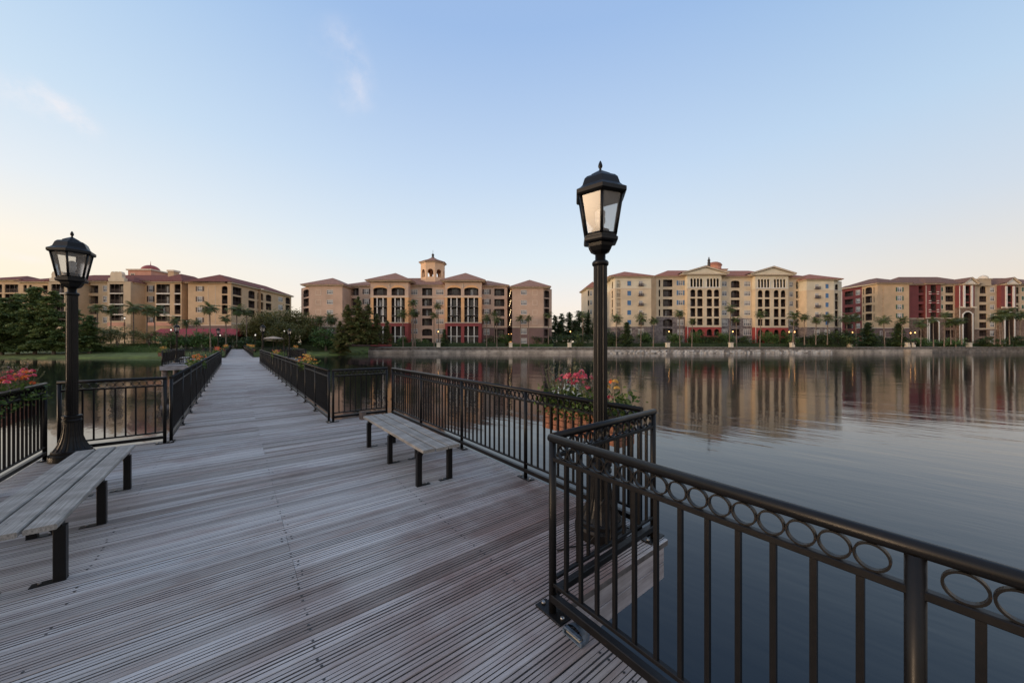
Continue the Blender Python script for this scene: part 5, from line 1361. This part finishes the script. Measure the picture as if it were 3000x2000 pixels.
def trunk_mesh(seed, top=.75, multi=1, r=.16):
    def f():
        random.seed(seed); m = MB(); m.use('tree_trunk')
        for k in range(multi):
            a = random.uniform(0, 6.28); sp = .0 if multi == 1 else .13
            pts = [(math.cos(a) * sp * t * (1 + t) + random.gauss(0, .008), math.sin(a) * sp * t * (1 + t) + random.gauss(0, .008), t * top) for t in (0, .2, .45, .7, 1)]
            m.tube(pts, [r * 1.5, r, r * .8, r * .55, r * .2], 7)
        for k in range(7):
            a = k * 2.4; z = top * random.uniform(.4, .85)
            m.tube([(0, 0, z), (math.cos(a) * .12, math.sin(a) * .12, z + .07), (math.cos(a) * .24, math.sin(a) * .24, z + .10)], [r * .35, r * .22, r * .08], 5)
        return m.build('trunk')
    return f
def tree(name, label, cat, px, ptop, D, kind, H0, w=1.0, v=0, group=None, pbase=None):
    x, y = at_px(px, D); g = ground_z(x, y); h = z_at(ptop, D) - g
    root = thing(name, label, cat, (x, y, g - .03), random.uniform(0, 6.28), group)
    s = h / H0
    inst(VM_kind(kind, v), 'crown', root, scale=(s * w, s * w, s))
    tk = {'cypress': ('tc', trunk_mesh(3, .95)), 'rust': ('tc', trunk_mesh(3, .95)), 'pine': ('tc', trunk_mesh(3, .95)), 'cone': ('tc', trunk_mesh(3, .95)), 'oak': ('tb', trunk_mesh(5, .7, 1)), 'myrtle': ('tm', trunk_mesh(7, .6, 4, .06)), 'round': ('tb', trunk_mesh(5, .7, 1)), 'shrub': ('tm2', trunk_mesh(9, .5, 3, .04)), 'low': ('tm2', trunk_mesh(9, .5, 3, .04))}[kind]
    inst(stash(tk[0], tk[1]), 'trunk', root, scale=(w * 1.2 * max(1, s), w * 1.2 * max(1, s), h))
    return root
def VM_kind(kind, v):
    v3 = v % 3
    fs = {'cypress': lambda: conifer_mesh(100 + v3, 'cypress_leaf', 12, 3.9, 1.75, .07, .55, .42)(), 'rust': lambda: conifer_mesh(110 + v3, 'rust_cypress_leaf', 12, 3.5, 1.6, .03, .66, .40)(),
          'pine': lambda: conifer_mesh(120 + v3, 'dark_leaf', 12, 2.9, 1.35, .16, .45, .42)(), 'cone': lambda: conifer_mesh(130 + v3, 'dark_leaf', 6, 2.3, 1.3, .03, .8, .34)(),
          'oak': lambda: broad_mesh(140 + v3, 'olive_leaf', 8, 4.0, .28, 62, 85, .38)(), 'myrtle': lambda: broad_mesh(150 + v3, 'olive_leaf', 5, 2.4, .45, 34, 50, .30)(),
          'round': lambda: broad_mesh(160 + v3, 'hedge_leaf', 4, 2.1, .12, 50, 60, .30)(), 'shrub': lambda: broad_mesh(170 + v3, 'dark_leaf', 3, 2.0, .02, 40, 55, .30)(), 'low': lambda: broad_mesh(180 + v3, 'hedge_leaf', 1.4, 1.3, .02, 26, 40, .24)()}
    return stash('%s%d' % (kind, v3), fs[kind])

# palms: (photo column, row of the crown, distance, size, what it stands by)
PALMS = [
 (283, 903, 88, 1.05, 'palm half hidden by the left lantern post'), (325, 906, 90, 1.1, 'palm second from the left lantern post, against the tan block'), (392, 900, 86, 1.25, 'broad palm before the tan block, in front of its left curved gable'), (430, 906, 88, 1.1, 'palm just right of the broad palm before the tan block'),
 (455, 912, 84, 1.15, 'low palm before the corner bay of the tan block'), (512, 938, 82, .9, 'short palm above the round green tree left of the walkway'), (617, 901, 80, 1.05, 'lone tall palm before the shuttered wall of the tan block'), (575, 943, 90, .7, 'smallest palm under the shuttered windows of the tan block'), (545, 946, 86, .8, 'short palm next to the red pavilion roof'),
 (662, 931, 84, .95, 'palm left of the tallest pair by the walkway end'), (694, 906, 88, 1.2, 'tall palm by the walkway end, before the receding tan wall'), (722, 912, 90, 1.0, 'palm touching the olive trees by the walkway end'),
 (935, 936, 98, .85, 'shorter palm before the left wing of the beige block'), (966, 931, 97, 1.05, 'fuller palm before the left wing of the beige block'), (974, 938, 99, .9, 'palm leaning behind the fuller one at the left beige wing'),
 (1181, 917, 104, 1.0, 'palm before the left orange pavilion'), (1211, 888, 105, 1.05, 'tallest palm between the orange pavilions'), (1208, 913, 104, .95, 'palm below the tallest one between the orange pavilions'), (1216, 918, 105, .85, 'slim palm clustered right of the tallest one'),
 (1286, 895, 105, 1.0, 'tall palm left of the right orange pavilion'), (1272, 925, 104, .85, 'short palm left of the right orange pavilion'), (1426, 930, 105, 1.05, 'palm right of the right orange pavilion'), (1449, 917, 106, .8, 'thin palm before the dark stair slot porches'), (1456, 934, 104, .9, 'short palm left of the lit stair slot'),
 (1525, 933, 104, .8, 'left palm before the right wing of the beige block'), (1549, 931, 104, .9, 'right palm before the right wing of the beige block'), (1607, 921, 106, .85, 'palm at the right end porches of the beige block'),
 (1707, 921, 108, .9, 'palm just left of the tall lantern post'), (1806, 933, 105, 1.0, 'palm just right of the tall lantern post'), (1877, 931, 105, 1.1, 'palm before the left wing of the yellow block'), (1914, 938, 105, 1.0, 'palm right of the left yellow wing, by a downpipe'), (1992, 917, 105, 1.05, 'palm left of the first white pediment pavilion'), (2027, 941, 104, .8, 'short palm before the first red ground floor'),
 (2136, 902, 105, 1.05, 'tallest palm between the two pediments'), (2158, 933, 104, .95, 'shorter palm between the two pediments'), (2226, 919, 105, 1.1, 'palm at the left edge of the second red ground floor'), (2320, 925, 105, .95, 'palm right of the second red ground floor'), (2357, 927, 104, 1.0, 'palm before the right porches of the yellow block'), (2325, 944, 106, .8, 'drooping palm below the second pediment corner'),
 (2390, 937, 104, 1.0, 'left palm before the right wing of the yellow block'), (2424, 931, 105, 1.05, 'right palm before the right wing of the yellow block'), (2480, 931, 108, 1.2, 'palm in the gap between the yellow and red blocks'), (2509, 929, 108, 1.15, 'tall palm before the gold wing corner'), (2592, 936, 110, 1.1, 'palm before the blank gold wall'), (2641, 939, 110, 1.1, 'palm below the shuttered gold windows'),
 (2697, 946, 110, 1.05, 'palm left of the first white arch'), (2735, 935, 110, .8, 'palm inside the first white arch'), (2766, 921, 111, 1.0, 'palm right of the first white arch'), (2786, 944, 110, 1.05, 'left palm of a pair before the stone base'), (2800, 940, 112, .95, 'right palm of a pair before the stone base'), (2818, 938, 110, .95, 'palm left of the tall second white arch'),
 (2913, 931, 112, 1.25, 'leaning palm right of the second white arch'), (2936, 921, 113, 1.25, 'tall palm left of the third white arch'), (2958, 914, 112, 1.3, 'tallest palm before the third white arch'), (2988, 922, 113, 1.2, 'palm at the right photo edge'), (2931, 931, 111, 1.0, 'stout palm beneath the tall pair at far right')]
for i, (px, py, D, r, lb) in enumerate(PALMS): palm(lb, px, py, D, r, i)
# conifers and broadleaf trees
T_ = [('cypress_tree', 'dark cypress farthest left on the bank', 'cypress', 6, 872, 73, 'cypress', 12, 1.0, 0), ('cypress_tree', 'dark green cypress second from the left edge', 'cypress', 52, 858, 75, 'cypress', 12, 1.0, 1), ('cypress_tree', 'tallest dark cypress on the left bank', 'cypress', 103, 838, 74, 'cypress', 12, .95, 2), ('cypress_tree', 'tall dark cypress beside the left lantern post', 'cypress', 158, 852, 74, 'cypress', 12, .95, 0), ('cypress_tree', 'small dark cypress right of the left lantern post', 'cypress', 262, 922, 76, 'cypress', 12, 1.1, 1), ('cypress_tree', 'cypress hidden behind the left lantern post', 'cypress', 212, 900, 76, 'cypress', 12, 1.15, 2),
 ('cypress_tree', 'tallest rusty green cypress before the beige block', 'cypress', 1050, 868, 90, 'rust', 12, .92, 0), ('cypress_tree', 'rusty cypress left of the tallest one before the beige block', 'cypress', 1018, 892, 90, 'rust', 12, 1.0, 1), ('cypress_tree', 'rusty cypress right of the tallest one before the beige block', 'cypress', 1078, 890, 91, 'rust', 12, .95, 2), ('cypress_tree', 'low cypress at the right end of the rusty group', 'cypress', 1134, 938, 93, 'rust', 12, 1.1, 0), ('cypress_tree', 'low cypress at the left end of the rusty group', 'cypress', 996, 940, 90, 'rust', 12, 1.1, 1), ('cypress_tree', 'middling rusty cypress before the left orange pavilion', 'cypress', 1104, 918, 92, 'rust', 12, 1.0, 2),
 ('pine_tree', 'pine at the right end of the beige block', 'pine', 1626, 922, 122, 'pine', 12, 1.1, 0), ('pine_tree', 'second pine right of the beige block', 'pine', 1645, 918, 124, 'pine', 12, 1.1, 1), ('pine_tree', 'third pine right of the beige block', 'pine', 1668, 914, 122, 'pine', 12, 1.1, 2), ('pine_tree', 'tallest pine in the gap left of the tall lantern post', 'pine', 1697, 908, 124, 'pine', 12, 1.1, 0), ('pine_tree', 'pine close to the tall lantern post', 'pine', 1722, 915, 122, 'pine', 12, 1.15, 1), ('pine_tree', 'pine partly behind the tall lantern post', 'pine', 1746, 926, 120, 'pine', 12, 1.15, 2), ('pine_tree', 'squat pine filling the gap before the yellow block', 'pine', 1684, 936, 118, 'pine', 12, 1.6, 1), ('pine_tree', 'squat pine beside the beige block corner', 'pine', 1640, 942, 116, 'pine', 12, 1.6, 0),
 ('oak_tree', 'olive tree left of the gap between the tan and beige blocks', 'tree', 770, 925, 96, 'oak', 8, 1.1, 0), ('oak_tree', 'olive tree above the cream parasol', 'tree', 812, 914, 98, 'oak', 8, 1.15, 1), ('oak_tree', 'olive tree filling the gap between the tan and beige blocks', 'tree', 858, 911, 100, 'oak', 8, 1.15, 2), ('oak_tree', 'olive tree touching the left end of the beige block', 'tree', 893, 925, 100, 'oak', 8, 1.05, 0), ('oak_tree', 'low olive tree behind the right platform lantern', 'tree', 832, 945, 92, 'oak', 8, 1.15, 2), ('oak_tree', 'dark olive tree at the walkway end', 'tree', 735, 948, 98, 'oak', 8, 1.2, 1),
 ('crape_myrtle', 'small many stemmed tree on the left lawn behind the hedge', 'tree', 345, 958, 80, 'myrtle', 5, 1.25, 0), ('crape_myrtle', 'small many stemmed tree left of the red roofed pavilion', 'tree', 436, 966, 82, 'myrtle', 5, 1.15, 1), ('crape_myrtle', 'small tree behind the hedge by the left lantern post', 'tree', 300, 965, 84, 'myrtle', 5, 1.3, 2),
 ('round_tree', 'round green tree beside the left platform lantern', 'tree', 506, 970, 82, 'round', 4, 1.05, 0), ('round_tree', 'round green tree before the red roofed pavilion', 'tree', 596, 968, 84, 'round', 4, 1.05, 1), ('round_tree', 'dark tree left of the walkway end', 'tree', 662, 978, 90, 'shrub', 3, 1.0, 0), ('round_tree', 'dark tree straight behind the walkway end', 'tree', 700, 972, 104, 'shrub', 3, 1.2, 1), ('round_tree', 'dark green tree before the left beige wing', 'tree', 955, 958, 95, 'round', 4, 1.0, 2),
 ('conical_tree', 'dark conical tree before the left yellow wing', 'tree', 1836, 944, 106, 'cone', 6, 1.05, 0), ('conical_tree', 'big dark conical tree before the blank gold wall', 'tree', 2543, 944, 112, 'cone', 6, 1.2, 1), ('conical_tree', 'big dark conical tree right of the gold windows', 'tree', 2632, 946, 112, 'cone', 6, 1.15, 2), ('conical_tree', 'dark tree left of the right orange pavilion', 'tree', 1302, 964, 106, 'cone', 6, .9, 0)]
for a in T_: tree(*a, group={'cypress_tree': 'cypresses on the shore', 'pine_tree': 'pines between the blocks', 'oak_tree': 'olive trees between the blocks'}.get(a[0], 'small trees on the far shore'))
B_ = [(1889, 972, 'round', 'round bush before the left yellow wing'), (1975, 975, 'round', 'bush before the first grey stone base'), (2040, 970, 'round', 'bush before the first red ground floor'), (2062, 985, 'shrub', 'low dark bush before the first red ground floor'), (2122, 972, 'round', 'bush between the two red ground floors'), (2100, 985, 'shrub', 'dark bush between the two red ground floors'), (2180, 985, 'shrub', 'dark bush left of the second red ground floor'), (2252, 970, 'round', 'bush before the second red ground floor'), (2310, 972, 'round', 'bush at the right end of the second red ground floor'), (2372, 985, 'shrub', 'dark bush before the right grey stone base'), (2410, 978, 'shrub', 'dark bush under the right yellow wing palms'), (2452, 968, 'shrub', 'tall dark bush at the right end of the yellow block'), (2490, 975, 'shrub', 'dark bush in the gap between yellow and red blocks'), (2580, 985, 'shrub', 'dark bush between the conical trees'), (2690, 992, 'low', 'small bush left of the first white arch'), (2780, 990, 'low', 'small bush below the palm pair'), (2900, 988, 'shrub', 'dark bush by the leaning palm'), (2970, 985, 'shrub', 'dark bush below the tallest right palms'),
 (1780, 968, 'shrub', 'dark bush beside the tall lantern post'), (1690, 975, 'shrub', 'dark bush below the pines'), (1480, 978, 'round', 'bush before the plum base left of the stair slot'), (1440, 985, 'shrub', 'dark bush right of the right orange pavilion'), (1570, 980, 'olive', 'bush before the right plum base'), (1600, 985, 'shrub', 'dark bush at the right plum base corner'), (1230, 992, 'low', 'small bush under the tallest central palm'), (1180, 985, 'round', 'bush before the left orange pavilion'), (925, 985, 'shrub', 'dark bush at the left beige wing foot'), (1645, 980, 'shrub', 'dark bush right of the beige block'),
 (250, 985, 'shrub', 'dark bush beside the left lantern post on the bank'), (545, 985, 'shrub', 'dark bush right of the left platform lantern'), (635, 985, 'shrub', 'dark bush left of the walkway far end'), (730, 990, 'shrub', 'dark bush right of the walkway far end'), (760, 992, 'shrub', 'dark bush left of the cream parasol'), (850, 990, 'shrub', 'dark bush right of the cream parasol'), (890, 985, 'shrub', 'dark bush below the olive tree by the beige block')]
for i, (px, pt_, kd, lb) in enumerate(B_):
    D = 109 if px > 1150 else (100 if px > 740 else 88)
    if px > 2480: D = 114
    tree('bush', lb, 'bush', px, pt_, D, 'shrub' if kd == 'olive' else kd, {'round': 4, 'shrub': 3, 'low': 1.4, 'olive': 3}[kd], 1.0 if kd == 'round' else 1.25, i, 'bushes along the far shore')
def hedge(label, pts, h, w, mt, size=.2, dens=55):
    random.seed(len(label)); root = pts[0]; z0 = ground_z(*root)
    m = MB(); m.use(mt)
    for a, b in zip(pts, pts[1:]):
        L = math.dist(a, b); n = int(L * dens)
        for _ in range(n):
            t = random.random(); x = a[0] + (b[0]-a[0])*t; y = a[1] + (b[1]-a[1])*t; z = ground_z(x, y)
            hh = h * (1 + .12 * math.sin(x * .9) + .08 * math.sin(x * 2.7))
            s = random.random()
            if s < .45: p = (x, y - w/2 + random.gauss(0, .08), z + random.uniform(0, hh))
            elif s < .9: p = (x, y + random.uniform(-w/2, w/2), z + hh + random.gauss(0, .06))
            else: p = (x, y + w/2, z + random.uniform(0, hh))
            m.col = (min(1, max(0, .45 + .25 * math.sin(x * 1.7) + random.uniform(-.4, .4))), 0, 0, 1)
            d = Vector((random.gauss(0, 1), random.gauss(0, 1), random.gauss(0, 1))).normalized(); e = d.cross(Vector((random.gauss(0, 1), random.gauss(0, 1), 1))).normalized(); q = Vector(p) - Vector((root[0], root[1], z0)); s_ = size * random.uniform(.6, 1.4)
            m.poly([q - d*s_*.5, q + e*s_*.35, q + d*s_*.5, q - e*s_*.35])
        # woody core so the hedge is closed
        k = max(2, int(L / 2))
        for q in range(k):
            x0, y0 = a[0] + (b[0]-a[0])*q/k - root[0], a[1] + (b[1]-a[1])*q/k - root[1]; x1, y1 = a[0] + (b[0]-a[0])*(q+1)/k - root[0], a[1] + (b[1]-a[1])*(q+1)/k - root[1]
            z = ground_z(x0 + root[0], y0 + root[1]) - z0; zt = z + h * .85; m.col = (.05, 0, 0, 1)
            m.poly([(x0, y0 - w*.42, z - .2), (x1, y1 - w*.42, z - .2), (x1, y1 - w*.42, zt), (x0, y0 - w*.42, zt)]); m.poly([(x0, y0 - w*.42, zt), (x1, y1 - w*.42, zt), (x1, y1 + w*.42, zt), (x0, y0 + w*.42, zt)])
    tag(m.build('hedge', None, (root[0], root[1], z0)), label, 'hedge', 'hedges on the far shore')
hedge('clipped green hedge row nearest the lawn left of the walkway', [at_px(262, 80), at_px(482, 80)], 1.25, 1.6, 'hedge_leaf')
hedge('taller clipped hedge row behind the first one, left of the walkway', [at_px(270, 84), at_px(492, 84)], 1.9, 1.6, 'hedge_leaf')
hedge('dark hedge behind the lawn left of the rusty cypresses', [at_px(815, 96), at_px(985, 96)], 1.6, 1.8, 'dark_leaf')
hedge('low dark hedge along the foot of the beige block', [at_px(1150, 106), at_px(1480, 106)], 1.3, 1.4, 'dark_leaf')
hedge('low green hedge right of the stair slot', [at_px(1498, 106), at_px(1620, 106)], .9, 1.4, 'hedge_leaf')
hedge('low dark hedge below the pines by the tall lantern post', [at_px(1625, 108), at_px(1790, 108)], 1.3, 1.4, 'dark_leaf')
hedge('low dark hedge along the foot of the yellow block', [at_px(1795, 106.5), at_px(2470, 108)], 1.25, 1.4, 'dark_leaf')
hedge('low dark hedge along the foot of the red block', [at_px(2475, 112), at_px(2880, 116)], 1.3, 1.4, 'dark_leaf')
hedge('low green hedge at the right photo edge', [at_px(2885, 116), at_px(3060, 119)], .9, 1.4, 'hedge_leaf')
hedge('dark planting across the far end of the walkway', [at_px(610, 100), at_px(880, 100)], 1.7, 2.0, 'dark_leaf')

# pillars and lit lamps on the sea wall
def pillar(label, px, w=.95, h=1.42):
    x, y = xwall(px); m = MB(); m.use('pillar_cream'); m.obox(-w/2, w/2, -w/2, w/2, 0, h - .16, .03)
    root = thing('pillar', label, 'pillar', (x, y + .9, ground_z(x, y + .9)), .05, 'cream pillars on the sea wall'); m.build('shaft', root)
    m = MB(); m.use('pillar_cream'); m.obox(-w/2 - .09, w/2 + .09, -w/2 - .09, w/2 + .09, h - .157, h, .03); m.build('cap', root)
def shore_lamp(label, x, y, z, h, lit=True):
    root = thing('shore_lamp', label, 'street lamp', (x, y, z), 0, 'lamps on the far shore')
    if 'sp' not in VM:
        m = MB(); m.use('iron'); m.lathe([(.14, 0), (.14, .2), (.07, .35), (.05, 1)], 10); o = m.build('pole'); VM['sp'] = o.data; bpy.data.objects.remove(o)
        m = MB(); m.use('iron'); m.lathe([(.05, 0), (.16, .05), (.16, .09)], 10); m.lathe([(.30, .50), (.30, .53), (.12, .68), (.02, .76)], 10); o = m.build('lamp_head'); VM['sh'] = o.data; bpy.data.objects.remove(o)
        for k in ('lamp_glow', 'lamp_pale'):
            m = MB(); m.use(k); m.lathe([(.03, .091), (.12, .18), (.15, .28), (.12, .38), (.04, .49)], 12); o = m.build('globe'); VM[k] = o.data; bpy.data.objects.remove(o)
    inst(VM['sp'], 'pole', root, scale=(1, 1, h - .3)); hd = inst(VM['sh'], 'lamp_head', root, (0, 0, h - .3)); inst(VM['lamp_glow' if lit else 'lamp_pale'], 'globe', hd)
for px, lb in ((1283, 'left of the right orange pavilion'), (1496, 'below the lit stair slot'), (1670, 'left of the tall lantern post'), (1960, 'before the left yellow wing'), (2147, 'between the two pediments'), (2328, 'right of the second red ground floor'), (2498, 'between the yellow and red blocks'), (2850, 'below the second white arch')):
    pillar('cream stone pillar ' + lb, px)
pillar('cream stone pillar left of the landing block', 2668); pillar('cream stone pillar right of the landing block', 2683)
for px, py, D, lb in ((1284, 971, 103, 'glowing lamp left of the right orange pavilion'), (1671, 971, 104, 'glowing lamp before the dark pines'), (1960, 971, 104, 'glowing lamp before the left yellow wing'), (2147, 971, 104, 'glowing lamp between the two pediments'), (2312, 972, 106, 'left glowing lamp of a pair by the second pediment'), (2328, 972, 104, 'right glowing lamp of a pair by the second pediment'), (2498, 973, 106, 'glowing lamp between the yellow and red blocks'), (2668, 975, 108, 'left glowing lamp above the landing block'), (2681, 974, 108, 'right glowing lamp above the landing block')):
    x, y = at_px(px, D); z = ground_z(x, y); shore_lamp(lb, x, y, z, z_at(py, D) - z)
for px, py, D, lb in ((365, 932, 84, 'pale lamp before the left curved gable'), (547, 941, 88, 'pale lamp by the shuttered tan wall'), (501, 966, 80, 'pale lamp beside the left platform lantern'), (645, 982, 88, 'pale lamp left of the walkway end'), (748, 981, 86, 'pale lamp right of the walkway end'), (833, 969, 92, 'pale lamp above the cream parasol'), (861, 966, 98, 'pale lamp by the back platform lantern')):
    x, y = at_px(px, D); z = ground_z(x, y); shore_lamp(lb, x, y, z, z_at(py, D) - z, False)
# parasol at the end of the walkway
x, y = at_px(801, 88); g = ground_z(x, y)
r = thing('parasol', 'wide cream parasol near the far end of the walkway', 'parasol', (x, y, g))
m = MB(); m.use('umbrella_cloth'); zt = z_at(985, 88) - g; zb = z_at(992, 88) - g; m.lathe([(2.35, zb), (2.3, zb + .04), (1.2, (zb + zt)/2 + .08), (.05, zt)], 8, smooth=False); m.build('canopy', r)
m = MB(); m.use('tree_trunk'); m.tube([(0, 0, 0), (0, 0, zt - .05)], .05, 8); m.build('pole', r)
# parked car behind the sea wall
def car():
    x, y = at_px(1692, 109); r = thing('parked_car', 'small pale parked car behind the sea wall near the pines', 'car', (x, y, ground_z(x, y)), .1)
    m = MB(); m.use('car_paint')
    pr = [(-2.1, .35), (-2.15, .7), (-1.9, .92), (-1.2, 1.0), (-.6, 1.42), (.7, 1.45), (1.35, 1.02), (2.0, .88), (2.15, .6), (2.1, .35)]
    def side(yv, s=1): return [m.pt((p, yv * (1 if q < 1.05 else .8), q)) for p, q in pr]
    a, b = side(-.85), side(.85); m.face(a); m.face(b[::-1])
    for k in range(len(pr)): m.face((a[k], b[k], b[(k+1) % len(pr)], a[(k+1) % len(pr)]))
    m.build('body', r)
    m = MB(); m.use('pane_glass')
    for s in (-1, 1): m.poly([(-1.05, s*.88, 1.02), (1.2, s*.88, 1.05), (.65, s*.72, 1.38), (-.55, s*.72, 1.36)][::s])
    m.build('side_window', r)
    for px_ in (-1.35, 1.35):
        for s in (-1, 1):
            m = MB(lambda p, q, t: (p + px_, t * .2 + s * .78, q + .33)); m.use('tyre'); m.lathe([(.33, -.5), (.33, .5)], 16); m.use('white_paint'); m.lathe([(.19, -.55), (.19, .55)], 12); m.build('wheel', r)
    m = MB(); m.use('lamp_pale'); 
    for s in (-.6, .6):
        m = MB(); m.use('white_paint'); m.obox(-2.17, -2.12, s - .15, s + .15, .66, .8, .01); m.build('headlight', r)
car()
# shoreline path and muddy margin under the cypresses
m = MB(); m.use('path_paving'); A_ = [xwall(p) for p in range(1100, 3250, 50)]
for a, b in zip(A_, A_[1:]): m.poly([(a[0], a[1] + 1.6, ground_z(a[0], a[1] + 1.6) + .03), (b[0], b[1] + 1.6, ground_z(b[0], b[1] + 1.6) + .03), (b[0], b[1] + 3.6, ground_z(b[0], b[1] + 3.6) + .03), (a[0], a[1] + 3.6, ground_z(a[0], a[1] + 3.6) + .03)])
tag(m.build('shore_path'), kind='structure')
